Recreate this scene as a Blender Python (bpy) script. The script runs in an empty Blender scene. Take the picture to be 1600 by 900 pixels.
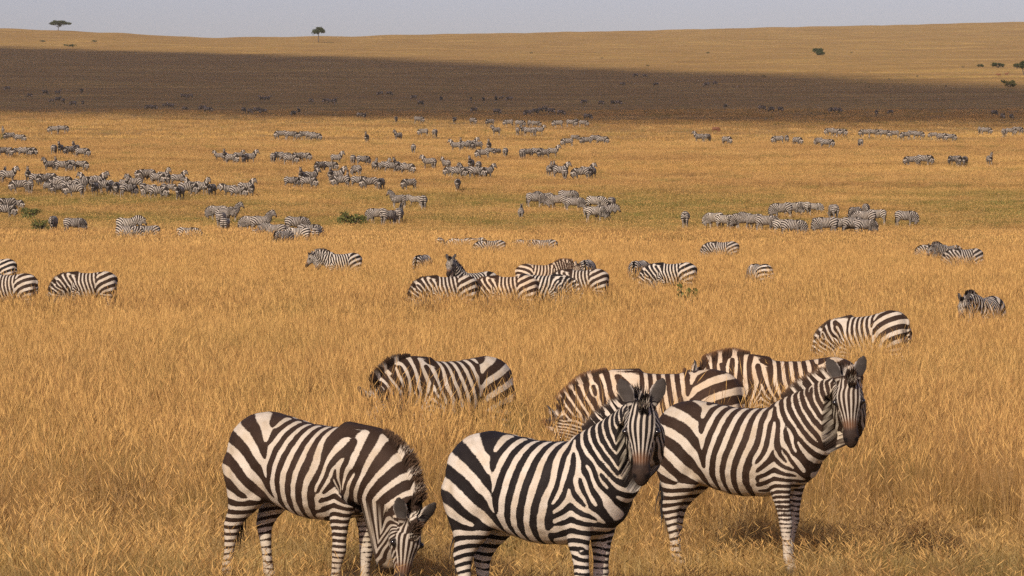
import bpy, bmesh, math, random
import numpy as np
from mathutils import Vector, Matrix, kdtree

random.seed(7)
rng = np.random.default_rng(7)
SC = bpy.context.scene
COL = SC.collection
R = math.radians
HAZE = 6.5e-5

# ------------------------------------------------------------------ camera
CAM_H = 2.75
FPX = 5692.0            # focal length in pixels of a 1600 px wide picture
HOR = 330.0             # image row of eye level in the 1600x900 picture
cam_d = bpy.data.cameras.new('camera')
cam_d.sensor_width = 36.0
cam_d.lens = 36.0 * FPX / 1600.0
cam_d.clip_start = 0.5
cam_d.clip_end = 40000.0
cam = bpy.data.objects.new('camera', cam_d)
COL.objects.link(cam)
cam.location = (0, 0, CAM_H)
cam.rotation_euler = (R(90) - math.atan((450.0 - HOR) / FPX), 0, 0)
SC.camera = cam

# ------------------------------------------------------------------ light
SUN_EL, SUN_AZ = 30.0, 206.0       # degrees; azimuth from +Y towards +X
sun_dir = Vector((math.sin(R(SUN_AZ)) * math.cos(R(SUN_EL)),
                  math.cos(R(SUN_AZ)) * math.cos(R(SUN_EL)), math.sin(R(SUN_EL))))
world = bpy.data.worlds.new('World')
SC.world = world
world.use_nodes = True
wn, wl = world.node_tree.nodes, world.node_tree.links
bg = wn['Background']
sky = wn.new('ShaderNodeTexSky')
sky.sky_type = 'NISHITA'
sky.sun_disc = False
sky.sun_elevation = R(SUN_EL)
sky.sun_rotation = R(SUN_AZ)
sky.altitude = 1600
sky.air_density = 1.0
sky.dust_density = 7.0
sky.ozone_density = 2.0
tint = wn.new('ShaderNodeMix'); tint.data_type = 'RGBA'; tint.blend_type = 'MULTIPLY'
tint.inputs[0].default_value = 1.0
tint.inputs[7].default_value = (1.02, 0.83, 0.93, 1)
wl.new(sky.outputs[0], tint.inputs[6])
wl.new(tint.outputs[2], bg.inputs[0])
bg.inputs[1].default_value = 0.132
sun_d = bpy.data.lights.new('sun', 'SUN')
sun_d.energy = 4.8
sun_d.angle = R(0.53)
sun_d.color = (1.0, 0.90, 0.76)
sun = bpy.data.objects.new('sun', sun_d)
COL.objects.link(sun)
sun.rotation_euler = sun_dir.to_track_quat('Z', 'Y').to_euler()
sun.location = (-40, -60, 60)

SC.view_settings.view_transform = 'Standard'
SC.view_settings.look = 'None'
SC.view_settings.gamma = 1.0
SC.view_settings.use_curve_mapping = False
SC.view_settings.exposure = 0.02
SC.cycles.max_bounces = 6
SC.cycles.diffuse_bounces = 3
SC.cycles.glossy_bounces = 2
SC.cycles.transmission_bounces = 3
SC.cycles.use_denoising = False


# ------------------------------------------------------------------ helpers
def tag(o, label=None, cat=None, group=None, kind=None):
    if label: o['label'] = label
    if cat: o['category'] = cat
    if group: o['group'] = group
    if kind: o['kind'] = kind
    return o


def link(o, parent=None):
    COL.objects.link(o)
    if parent is not None:
        o.parent = parent
    return o


def mesh_np(name, verts, faces, mat=None, smooth=True):
    me = bpy.data.meshes.new(name)
    me.from_pydata([tuple(map(float, v)) for v in verts], [], faces)
    me.validate()
    if smooth:
        me.polygons.foreach_set('use_smooth', [True] * len(me.polygons))
    if mat is not None:
        me.materials.append(mat)
    me.update()
    return me


def fattr(me, name, vals):
    a = me.attributes.new(name, 'FLOAT', 'POINT')
    a.data.foreach_set('value', np.asarray(vals, dtype=np.float32))


def sstep(a, b, x):
    t = np.clip((np.asarray(x, dtype=float) - a) / (b - a), 0, 1)
    return t * t * (3 - 2 * t)


class NT:
    """small shader graph writer"""
    def __init__(self, name):
        self.m = bpy.data.materials.new(name)
        self.m.use_nodes = True
        self.t = self.m.node_tree
        self.t.nodes.clear()
        self.out = self.t.nodes.new('ShaderNodeOutputMaterial')

    def n(self, typ, **kw):
        nd = self.t.nodes.new(typ)
        for k, v in kw.items():
            setattr(nd, k, v)
        return nd

    def l(self, a, b):
        self.t.links.new(a, b)

    def put(self, sock, v):
        if hasattr(v, 'links'):
            self.l(v, sock)
        else:
            sock.default_value = v

    def math(self, op, a, b=0.0, c=0.0, clamp=False):
        nd = self.n('ShaderNodeMath', operation=op, use_clamp=clamp)
        self.put(nd.inputs[0], a); self.put(nd.inputs[1], b); self.put(nd.inputs[2], c)
        return nd.outputs[0]

    def mix(self, f, a, b, blend='MIX'):
        nd = self.n('ShaderNodeMix', data_type='RGBA', blend_type=blend)
        self.put(nd.inputs[0], f)
        self.put(nd.inputs[6], a if hasattr(a, 'links') else (*a, 1))
        self.put(nd.inputs[7], b if hasattr(b, 'links') else (*b, 1))
        return nd.outputs[2]

    def ss(self, x, a, b):
        nd = self.n('ShaderNodeMapRange', interpolation_type='SMOOTHSTEP')
        self.put(nd.inputs[0], x)
        nd.inputs[1].default_value = a; nd.inputs[2].default_value = b
        return nd.outputs[0]

    def attr(self, name):
        nd = self.n('ShaderNodeAttribute', attribute_name=name)
        return nd.outputs['Fac']

    def noise(self, vec, scale, detail=3.0, rough=0.55):
        nd = self.n('ShaderNodeTexNoise')
        if vec is not None: self.l(vec, nd.inputs['Vector'])
        nd.inputs['Scale'].default_value = scale
        nd.inputs['Detail'].default_value = detail
        nd.inputs['Roughness'].default_value = rough
        return nd.outputs[0]

    def mapping(self, vec, scale):
        nd = self.n('ShaderNodeMapping')
        self.l(vec, nd.inputs[0])
        nd.inputs['Scale'].default_value = scale
        return nd.outputs[0]

    def bump(self, h, strength, dist):
        nd = self.n('ShaderNodeBump')
        nd.inputs['Strength'].default_value = strength
        nd.inputs['Distance'].default_value = dist
        self.l(h, nd.inputs['Height'])
        return nd.outputs[0]

    def pbsdf(self, col, rough=0.7, normal=None, spec=0.3):
        p = self.n('ShaderNodeBsdfPrincipled')
        self.put(p.inputs['Base Color'], col if hasattr(col, 'links') else (*col, 1))
        p.inputs['Roughness'].default_value = rough
        p.inputs['Specular IOR Level'].default_value = spec
        if normal is not None: self.l(normal, p.inputs['Normal'])
        self.l(p.outputs[0], self.out.inputs[0])
        return p


# ------------------------------------------------------------------ terrain shape
_tab = [  # image row, pixels per metre: read from the sizes of the animals
    (405, 27.2), (392, 25.5), (375, 23.5), (360, 22), (345, 20.5), (320, 18.5), (290, 16.5), (265, 14.5),
    (240, 12.7), (215, 10.8), (200, 9.5), (185, 8.2), (165, 7.0), (145, 6.0), (120, 4.8),
    (100, 3.9), (80, 3.1), (60, 2.5), (45, 2.1), (30, 1.75), (15, 1.5), (0, 1.3)]
_d = [1.0, 29, 34, 44, 70, 95, 130, 165] + [FPX / s for _, s in _tab]
_z = [0, 0, -0.06, -0.20, -0.22, -0.10, 0.0, 0.0] + [CAM_H - (y - HOR) / s for y, s in _tab]
_lg = np.linspace(math.log(1.0), math.log(9000), 3000)
_zz = np.interp(np.exp(_lg), _d, _z)
_k = np.hanning(61); _k /= _k.sum()
_zs = np.convolve(np.pad(_zz, 30, mode='edge'), _k, mode='valid')
_cpx = [-3000, -600, 0, 160, 330, 500, 700, 900, 1200, 1600, 2300, 4500]
_chy = [40, 33, 45, 51, 58.5, 55.5, 51.5, 48, 42, 36, 30, 40]


def ground(X, Y):
    X = np.asarray(X, dtype=float); Y = np.asarray(Y, dtype=float)
    r = np.maximum(np.hypot(X, Y), 1.0)
    az = np.arctan2(X, Y)
    z = np.interp(np.log(r), _lg, _zs)
    px = 800 + FPX * np.tan(np.clip(az, -0.6, 0.6))
    hy = np.interp(px, _cpx, _chy)
    yp = HOR - (z - CAM_H) * FPX / r
    yy = np.log(np.exp((yp - hy).clip(-300, 300) / 3.0) + 1.0) * 3.0 + hy
    yy = np.where(yp - hy > 100, yp, yy)
    far = sstep(1200, 1700, r)
    yy = yp * (1 - far) + yy * far
    z2 = CAM_H + (HOR - yy) * r / FPX
    over = np.maximum(0, hy - yp)
    z2 = z2 - over * r / FPX * 0.5
    z = np.where(r > 1200, z2, z)
    amp = np.minimum(0.03 + 0.0004 * r, 0.9)
    w = 40 + 0.06 * np.minimum(r, 1500)
    und = (np.sin(X / 17.0 + 0.7 * np.sin(Y / 31.0)) * np.sin(Y / 23.0 + 1.3)
           + 0.6 * np.sin(X / 7.3 + Y / 11.0 + 2.0) + 0.5 * np.sin(X / 41.0 - Y / 57.0)) / 2.1
    z = z + amp * und * sstep(22, 60, r)
    back = 1 - 0.9 * sstep(R(35), R(120), np.abs(az))
    return z * back


def place(px, ytop, H):
    """ground point whose animal of back height H shows its back at image row ytop"""
    d = np.exp(np.linspace(math.log(21), math.log(2600), 6000))
    X = (px - 800) / FPX * d
    F = HOR + FPX * (CAM_H - ground(X, d) - H) / d
    i = int(np.argmax(F <= ytop))
    if F[i] > ytop: i = len(d) - 1
    return float(X[i]), float(d[i]), float(ground(X[i], d[i]))

# ------------------------------------------------------------------ zebra: shape at rest
def catmull(P, sub):
    P = np.asarray(P, dtype=float)
    Q = np.vstack([2 * P[0] - P[1], P, 2 * P[-1] - P[-2]])
    out = []
    for i in range(1, len(Q) - 2):
        for k in range(sub):
            t = k / sub
            a, b, c, d = Q[i - 1], Q[i], Q[i + 1], Q[i + 2]
            out.append(0.5 * (2 * b + (c - a) * t + (2 * a - 5 * b + 4 * c - d) * t * t + (3 * b - a - 3 * c + d) * t ** 3))
    out.append(P[-1])
    return np.array(out)


def loft(V, F, cen, u, v, n=20):
    base = len(V)
    m = len(cen)
    for i in range(m):
        for k in range(n):
            a = 2 * math.pi * k / n
            V.append(cen[i] + u[i] * math.cos(a) + v[i] * math.sin(a))
    for i in range(m - 1):
        for k in range(n):
            k2 = (k + 1) % n
            F.append((base + i * n + k, base + i * n + k2, base + (i + 1) * n + k2, base + (i + 1) * n + k))
    F.append(tuple(base + k for k in range(n))[::-1])
    F.append(tuple(base + (m - 1) * n + k for k in range(n)))


TORSO = [  # x, centre z, half height, half width
    (-0.815, 1.06, .05, .05), (-0.79, 1.03, .13, .12), (-0.73, 1.00, .225, .205), (-0.62, .985, .295, .262), (-0.45, .978, .325, .285),
    (-0.25, .948, .327, .300), (-0.05, .918, .337, .318), (0.15, .918, .337, .312), (0.32, .94, .335, .278),
    (0.46, .955, .305, .235), (0.58, .955, .255, .20), (0.67, .945, .18, .15), (0.71, .94, .09, .08)]
FRONT = [(.42, .11, 1.02, .15, .09), (.42, .135, .88, .150, .098), (.40, .145, .77, .122, .086), (.395, .14, .67, .090, .068),
         (.40, .135, .56, .066, .053), (.408, .13, .46, .053, .046), (.412, .13, .40, .055, .049), (.408, .13, .345, .045, .041),
         (.40, .13, .25, .035, .032), (.398, .13, .165, .038, .035), (.402, .13, .12, .045, .040), (.415, .13, .08, .037, .036),
         (.425, .13, .05, .047, .045), (.435, .13, 0.0, .060, .054)]
HIND = [(-.48, .13, 1.10, .19, .12), (-.52, .155, .94, .245, .135), (-.51, .165, .80, .225, .128), (-.535, .155, .68, .165, .100),
        (-.59, .142, .57, .108, .070), (-.640, .135, .495, .082, .055), (-.66, .13, .44, .066, .048), (-.655, .13, .365, .050, .040),
        (-.645, .13, .25, .039, .034), (-.640, .13, .165, .041, .037), (-.632, .13, .12, .047, .041), (-.615, .13, .08, .038, .037),
        (-.603, .13, .05, .048, .046), (-.59, .13, 0.0, .061, .055)]
TORSO = [(a * .9, b, c, d) for a, b, c, d in TORSO]
FRONT = [(p[0] * .9,) + p[1:] for p in FRONT]
HIND = [(p[0] * .9,) + p[1:] for p in HIND]
NECKX = [(.304, .99), (.434, 1.07), (.55, 1.175), (.655, 1.30), (.745, 1.415), (.815, 1.515)]
NECKS = [(.265, .225), (.292, .220), (.268, .186), (.222, .150), (.182, .124), (.144, .102)]
HEADA = R(-52)
HP0 = np.array([.850, 0, 1.562])
HT = np.array([math.cos(HEADA), 0, math.sin(HEADA)])
HV = np.array([-math.sin(HEADA), 0, math.cos(HEADA)])
HW = np.array([0., 1., 0.])
HEAD_S = .82
HEAD = [  # t along, centre v, half depth v, half width w
    (-.055, -.05, .07, .06), (.0, -.04, .115, .082), (.08, -.035, .138, .106), (.16, -.034, .142, .114), (.23, -.034, .130, .104),
    (.31, -.024, .104, .080), (.40, -.012, .080, .061), (.46, -.006, .070, .057), (.51, -.007, .068, .062), (.55, -.011, .059, .057), (.58, -.016, .044, .044), (.602, -.020, .028, .029), (.614, -.022, .012, .013)]


HEAD = [(a * HEAD_S, b, c, d) for a, b, c, d in HEAD]


def head_pt(t, v, w):
    return HP0 + HT * t + HV * v + HW * w


def relief(me):
    """muscle and bone under the coat: shoulder blade, flank hollow, thigh edge, ribs, hip point, cheek"""
    n = len(me.vertices)
    co = np.empty(n * 3, dtype=np.float32); me.vertices.foreach_get('co', co)
    no = np.empty(n * 3, dtype=np.float32); me.vertices.foreach_get('normal', no)
    P, N = co.reshape(-1, 3).astype(float), no.reshape(-1, 3).astype(float)
    x, y, z = P.T
    lat = np.clip(np.abs(N[:, 1]) * 1.3, 0, 1)
    G = lambda a, w: np.exp(-(a / w) ** 2)
    d = -.016 * G(x - .235 - .10 * (z - .9), .045) * sstep(.62, .75, z) * sstep(1.20, 1.05, z)      # behind the shoulder
    d += .012 * G(x - .33 - .10 * (z - .9), .06) * sstep(.75, .85, z) * sstep(1.2, 1.0, z)          # shoulder blade
    d += -.014 * G(x - .475 - .25 * (z - .95), .040) * sstep(.78, .86, z) * sstep(1.25, 1.1, z)     # base of the neck
    d += -.026 * G(x + .285 - .35 * (z - .9), .060) * sstep(.66, .74, z) * sstep(1.12, .95, z)      # flank hollow
    d += .014 * G(x + .40, .09) * G(z - .86, .10)                                                   # thigh
    d += .012 * G(x + .33, .045) * G(z - 1.17, .05)                                                 # hip point
    d += -.010 * G(x + .56 + .2 * (z - .8), .035) * sstep(.62, .70, z) * sstep(1.05, .95, z)        # hamstring line
    d += .0035 * np.sin((x - .25 * z) * 2 * math.pi / .075) * sstep(-.25, -.15, x) * sstep(.20, .12, x) * sstep(.66, .74, z) * sstep(1.12, 1.0, z)
    d += -.010 * G(z - .66, .02) * sstep(.05, .15, x) * sstep(.45, .3, x) * .6
    d *= lat
    d += .003 * np.sin(x * 31 + 2 * np.sin(z * 17)) * np.sin(z * 27 + 1.3 * np.sin(x * 13)) * (z > .5)
    d += -.030 * G(y, .028) * sstep(-.35, -.7, N[:, 0]) * sstep(.62, .72, z) * sstep(1.10, 1.0, z) * (x < -.5)   # cleft of the rump
    hl = head_local(P)
    t, v, w = hl.T
    on = (x > .72) & (t > -.02) & (t < .6) & (z > .9)
    d += on * (-.007 * G(t - .27, .05) * G(v + .01, .03) - .005 * G(t - .50, .02) * (v < -.02))
    Q = P + N * d[:, None]
    me.vertices.foreach_set('co', Q.astype(np.float32).ravel()); me.update()


def head_local(P):
    d = P - HP0
    return np.column_stack([d @ HT, d @ HV, d @ HW])


def build_rest(voxel, smooth=5):
    V, F = [], []
    T = catmull(TORSO, 4)
    loft(V, F, [np.array([a, 0, b]) for a, b, c, d in T], [np.array([0, d, 0]) for a, b, c, d in T], [np.array([0, 0, c]) for a, b, c, d in T], 28)
    for legs in (FRONT, HIND):
        L = catmull(legs, 3)
        for s in (-1, 1):
            loft(V, F, [np.array([p[0], s * p[1], p[2]]) for p in L], [np.array([p[3], 0, 0]) for p in L], [np.array([0, -p[4], 0]) for p in L], 16)
    N = catmull(np.hstack([np.array(NECKX), np.array(NECKS)]), 4)
    tg = np.gradient(N[:, :2], axis=0); tg /= np.linalg.norm(tg, axis=1)[:, None]
    loft(V, F, [np.array([p[0], 0, p[1]]) for p in N], [np.array([0, p[3], 0]) for p in N],
         [np.array([-t[1], 0, t[0]]) * p[2] for p, t in zip(N, tg)], 24)
    H = catmull(HEAD, 4)
    loft(V, F, [head_pt(p[0], p[1], 0) for p in H], [HW * p[3] for p in H], [HV * p[2] for p in H], 24)
    for s in (-1, 1):   # eye ridges and nostrils
        for (t, v, w, r) in ((.165, .045, .088, .032), (.425, .026, .034, .024)):
            c = head_pt(t, v, s * w)
            loft(V, F, [c + HT * r * x for x in (-.95, -.6, 0, .6, .95)], [HW * r * y for y in (.31, .8, 1, .8, .31)], [HV * r * y for y in (.31, .8, 1, .8, .31)], 10)
        ax = np.array(HT * -.90 + HV * .12 + HW * s * .40); ax /= np.linalg.norm(ax)   # ears
        fr = HV - ax * HV.dot(ax); fr /= np.linalg.norm(fr)
        fr = fr * math.cos(.22) + np.cross(ax, fr) * math.sin(.22) * s; fr /= np.linalg.norm(fr)
        sd = np.cross(ax, fr)
        b = head_pt(.0, .035, s * .062)
        E = catmull([(0, .028, .030), (.04, .040, .026), (.085, .056, .019), (.130, .054, .015), (.170, .037, .012), (.197, .013, .010)], 3)
        loft(V, F, [b + ax * p[0] - fr * 0.010 * math.sin(p[0] * 17) for p in E], [sd * p[1] for p in E], [fr * p[2] for p in E], 14)
    tl = catmull([(-.67, 1.20, .035), (-.735, 1.10, .034), (-.752, .97, .026), (-.735, .82, .022), (-.70, .68, .019)], 4)
    loft(V, F, [np.array([p[0], 0, p[1]]) for p in tl], [np.array([p[2], 0, 0]) for p in tl], [np.array([0, -p[2], 0]) for p in tl], 10)
    me = mesh_np('rest', V, F)
    bm = bmesh.new(); bm.from_mesh(me)
    bmesh.ops.triangulate(bm, faces=[f for f in bm.faces if len(f.verts) > 4])
    bmesh.ops.recalc_face_normals(bm, faces=bm.faces)
    bm.to_mesh(me); bm.free()
    o = bpy.data.objects.new('rest', me); COL.objects.link(o)
    m = o.modifiers.new('r', 'REMESH'); m.mode = 'VOXEL'; m.voxel_size = voxel; m.adaptivity = 0
    m2 = o.modifiers.new('s', 'SMOOTH'); m2.factor = .5; m2.iterations = smooth
    out = bpy.data.meshes.new_from_object(o.evaluated_get(bpy.context.evaluated_depsgraph_get()))
    bpy.data.objects.remove(o); bpy.data.meshes.remove(me)
    relief(out)
    return out


def mesh_arrays(me):
    n = len(me.vertices)
    co = np.empty(n * 3, dtype=np.float32); me.vertices.foreach_get('co', co)
    no = np.empty(n * 3, dtype=np.float32); me.vertices.foreach_get('normal', no)
    ed = np.empty(len(me.edges) * 2, dtype=np.int32); me.edges.foreach_get('vertices', ed)
    return co.reshape(-1, 3).astype(float), no.reshape(-1, 3).astype(float), ed.reshape(-1, 2)


# axis of neck and head at rest, used both for stripes and for posing
_ax = catmull(np.array(NECKX), 12)
_axis = np.vstack([np.column_stack([_ax[:, 0], np.zeros(len(_ax)), _ax[:, 1]]),
                   np.array([head_pt(t, -.03, 0) for t in np.linspace(.05, .60, 24)])])
_al = np.concatenate([[0], np.cumsum(np.linalg.norm(np.diff(_axis, axis=0), axis=1))])
AXN = 90
AXL = np.linspace(0, _al[-1], AXN)
AXP = np.stack([np.interp(AXL, _al, _axis[:, k]) for k in range(3)], axis=1)
AXT = np.gradient(AXP, axis=0); AXT /= np.linalg.norm(AXT, axis=1)[:, None]
NECK_L = float(_al[len(_ax) - 1])      # where the neck ends and the head begins


def axis_param(P):
    out = np.zeros(len(P))
    for a in range(0, len(P), 4000):
        d = ((P[a:a + 4000, None, :] - AXP[None]) ** 2 * np.array([1, .3, 1])).sum(2)
        out[a:a + 4000] = AXL[d.argmin(1)]
    # continuous refinement
    i = np.clip(np.searchsorted(AXL, out), 1, AXN - 2)
    out = out + np.clip(((P - AXP[i]) * AXT[i]).sum(1), -.012, .012) * (out > 0)
    inhead = head_local(P)
    hw = sstep(-.02, .10, inhead[:, 0]) * (inhead[:, 0] < .65) * (P[:, 0] > .74) * (P[:, 2] > .92)
    lead = NECK_L + np.clip(inhead[:, 0], 0, .6) * .9 + .02
    out = out * (1 - hw) + lead * hw
    ear = (P[:, 2] > 1.535) & (np.abs(P[:, 1]) > .03) & (inhead[:, 0] < .06)
    out[ear] = np.maximum(out[ear], NECK_L + .075)
    out[(P[:, 0] < .27) | (P[:, 2] < .62)] = 0
    return out


def lerp_rows(w, a, b):
    return a * (1 - w)[:, None] + b * w[:, None]


def stripe_field(me, seed, rump_l=.150, torso_l=.112, neck_l=.078, duty=0.0):
    P, N, E = mesh_arrays(me)
    n = len(P)
    rg = np.random.default_rng(seed)
    x, y, z = P.T
    x = x / .9
    L = axis_param(P)
    hl = head_local(P)
    # torso lines lean forwards at the top; neck lines cross the neck axis
    g = np.tile(np.array([-1., 0, .22]), (n, 1)); lam = np.full(n, torso_l)
    wn_ = sstep(.02, .30, L)
    ti = np.clip(np.searchsorted(AXL, L), 0, AXN - 1)
    g = lerp_rows(wn_, g, -AXT[ti]); lam = lam * (1 - wn_) + neck_l * wn_
    lam = lam - .014 * sstep(.35, .75, L)
    # shoulder: chevrons above the front leg
    xs = .41 + .06 * (z - .8)
    sg = np.where(x > xs, 1.0, -1.0)
    kk = np.exp(np.interp(z, [.66, .80, .95, 1.14], np.log([.10, .45, 1.6, 7.0])))
    gs = np.column_stack([kk * sg, 0 * x, np.ones(n)]); gs /= np.linalg.norm(gs, axis=1)[:, None]
    sh = sstep(1.14, 1.0, z) * sstep(.16, .32, x) * sstep(.68, .54, x)
    sh = np.maximum(sh, sstep(.74, .66, z) * (x > .2))
    al = np.sign((g * gs).sum(1)); al[al == 0] = 1
    g = lerp_rows(sh, g * al[:, None], gs)
    lam = lam * (1 - sh) + np.interp(z, [.08, .4, .75, .95, 1.1], [.028, .035, .047, .056, .072]) * sh
    # rump: arcs round the thigh that turn into rings on the hind leg
    c = np.array([-.775, 0, .42])
    rad = -(P - c); rad[:, 1] = 0; rad /= np.linalg.norm(rad, axis=1)[:, None] + 1e-6
    wr = sstep(-.12, -.36, x + .18 * (z - .9))
    g = lerp_rows(wr, g, rad); lam = lam * (1 - wr) + rump_l * wr
    wl_ = sstep(.80, .60, z) * sstep(-.30, -.36, x + .25 * (z - .6))
    g = lerp_rows(wl_, g, np.tile(np.array([0., 0, -1.]), (n, 1)))
    lam = lam * (1 - wl_) + np.interp(z, [.08, .4, .6, .8], [.030, .038, .064, .11]) * wl_
    tail = (x < -.76) & (np.abs(y) < .045) & (z < 1.0)
    g[tail] = (0, 0, -1); lam[tail] = .05
    # wander
    for k in range(3):
        f = rg.normal(0, 5.0, 3); ph = rg.uniform(0, 6.28)
        a = (.20 - .13 * sstep(.1, .5, x)) * np.sin(P @ f + ph)
        g = g + np.column_stack([a * g[:, 2], 0 * a, -a * g[:, 0]])
        lam = lam * (1 + .07 * np.sin(P @ f[::-1] * 1.1 + ph * 2))
    g /= np.linalg.norm(g, axis=1)[:, None] + 1e-6
    om = g * (2 * np.pi / lam)[:, None]
    # start phase from simple coordinates, then relax along the surface
    u = np.where(L > .05, -L + x * 0, -(x - .38))
    ph = np.where(wr > .5, -np.linalg.norm((P - c)[:, [0, 2]], axis=1) * 2 * np.pi / rump_l, 2 * np.pi * (.38 - x + .22 * (z - 1)) / torso_l)
    ph = np.where(L > .12, -2 * np.pi * L / neck_l, ph)
    ph = np.where(wl_ > .6, -2 * np.pi * z / .055, ph)
    psi = np.exp(1j * (ph + rg.uniform(0, 6)))
    i = np.concatenate([E[:, 0], E[:, 1]]); j = np.concatenate([E[:, 1], E[:, 0]])
    s = np.sign((om[i] * om[j]).sum(1)); s[s == 0] = 1
    oij = .5 * (om[i] + om[j] * s[:, None])
    tr = np.exp(1j * (oij * (P[i] - P[j])).sum(1))
    neg = s < 0
    for it in range(420):
        q = psi[j]; q = np.where(neg, np.conj(q), q) * tr
        a = np.bincount(i, q.real, n) + 1j * np.bincount(i, q.imag, n)
        psi = .25 * psi + a
        psi /= np.abs(psi) + 1e-9
    val = psi.real
    # soften over one ring
    cnt = np.bincount(i, minlength=n) + 1.0
    val = (np.bincount(i, val[j], n) + val) / cnt
    bias = np.full(n, duty + .12)
    bias -= .55 * sstep(-.55, -.95, N[:, 2]) * ((z > .5) & (z < .75) & (np.abs(x) < .5))       # pale belly
    bias -= .35 * (sstep(.55, .25, z))                                                             # paler shanks
    bias += .9 * sstep(.035, .008, np.abs(y)) * (N[:, 2] > .6) * (x < .42) * (z > 1.1)              # line along the spine
    bias += .22 * sstep(.10, .40, L)
    inner = sstep(.35, .8, -N[:, 1] * np.sign(y)) * (z < .72)
    bias -= .25 * inner
    val = val + bias
    # face
    t, v, w = hl.T
    onhead = (L > NECK_L + .005).astype(float) * (t > -.04) * (t < .64)
    fw = onhead * sstep(-.03, .01, t)
    Hc = catmull(HEAD, 4)
    hw_ = np.interp(t, Hc[:, 0], Hc[:, 3])
    vc = np.interp(t, Hc[:, 0], Hc[:, 1])
    q = w / np.maximum(hw_, .02)
    front = sstep(.92, .70, np.abs(q)) * sstep(-.01, .02, v - vc)
    ang = np.arcsin(np.clip(q, -1, 1))
    fphase_front = ang * 19
    fphase_side = (t + .55 * (v - vc) + .15 * np.abs(w)) * 2 * np.pi / .034
    t = t / HEAD_S
    muzzle = sstep(.41, .47, t + .25 * np.abs(w) - .10 * (v - vc)) * onhead
    rust = sstep(.33, .41, t) * sstep(.50, .45, t) * onhead * sstep(-.005, .025, v - vc)
    t = t * HEAD_S
    eyed = np.sqrt((t - .165) ** 2 + (v - .045) ** 2 + (np.abs(w) - .108) ** 2)
    dark = sstep(.046, .028, eyed) * onhead
    nos = np.sqrt((t - .445) ** 2 + (v - .035) ** 2 + (np.abs(w) - .042) ** 2)
    # ears: dark hollow, pale rim
    isear = ((t < .02) & (np.abs(w) > .045) & (P[:, 2] > 1.565) & (t < -.03)).astype(float)
    facing = np.zeros(n)
    edge = np.zeros(n)
    for s_ in (-1, 1):
        ax = np.array(HT * -.90 + HV * .12 + HW * s_ * .40); ax /= np.linalg.norm(ax)
        fr = HV - ax * HV.dot(ax); fr /= np.linalg.norm(fr)
        fr = fr * math.cos(.22) + np.cross(ax, fr) * math.sin(.22) * s_; fr /= np.linalg.norm(fr)
        m_ = np.sign(P[:, 1]) == s_
        facing[m_] = (N @ fr)[m_]
        d_ = P - head_pt(.0, .035, s_ * .062)
        u_ = d_ @ ax; off_ = np.abs(d_ @ np.cross(ax, fr))
        wd_ = np.interp(u_, [0, .04, .085, .13, .17, .197], [.028, .040, .056, .054, .037, .013])
        edge[m_] = (off_ / wd_)[m_]
    hollow = isear * sstep(-.05, .2, facing) * sstep(.95, .65, edge)
    rim = isear * sstep(.70, .9, edge)
    tip = isear * sstep(-.135, -.155, t)
    hoof = sstep(.062, .050, z)
    return dict(P=P, N=N, L=L, stripe=val, face_a=fphase_front, face_b=fphase_side, front=front, fw=fw * (1 - isear), muzzle=muzzle,
                rust=rust, dark=np.clip(dark, 0, 1), ear=isear, hollow=np.clip(hollow + tip * .8, 0, 1), hoof=hoof, rim=rim, nos=sstep(.026, .014, nos) * onhead)


ATTRS = ('stripe', 'face_a', 'face_b', 'front', 'fw', 'muzzle', 'rust', 'dark', 'ear', 'hollow', 'hoof', 'rim', 'nos')


def transfer(src, me, k):
    kd = kdtree.KDTree(len(src['P']))
    for i, p in enumerate(src['P']): kd.insert(p, i)
    kd.balance()
    P, N, E = mesh_arrays(me)
    idx = [[h[1] for h in kd.find_n(p, k)] for p in P]
    idx = np.array(idx)
    out = {a: src[a][idx].mean(1) for a in ATTRS}
    out['face_a'] = src['face_a'][idx[:, 0]]; out['face_b'] = src['face_b'][idx[:, 0]]
    out['P'], out['N'] = P, N
    out['L'] = axis_param(P)
    return out


# ------------------------------------------------------------------ zebra: pose
def rot_axis(axis, deg):
    return np.array(Matrix.Rotation(R(deg), 3, Vector(axis)))


def pose_rot(turn, pitch, roll=0):
    """turn: to the animal's left is positive; pitch: nose down positive"""
    return rot_axis((0, 0, 1), turn) @ rot_axis((0, 1, 0), pitch) @ rot_axis((1, 0, 0), roll)


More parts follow.
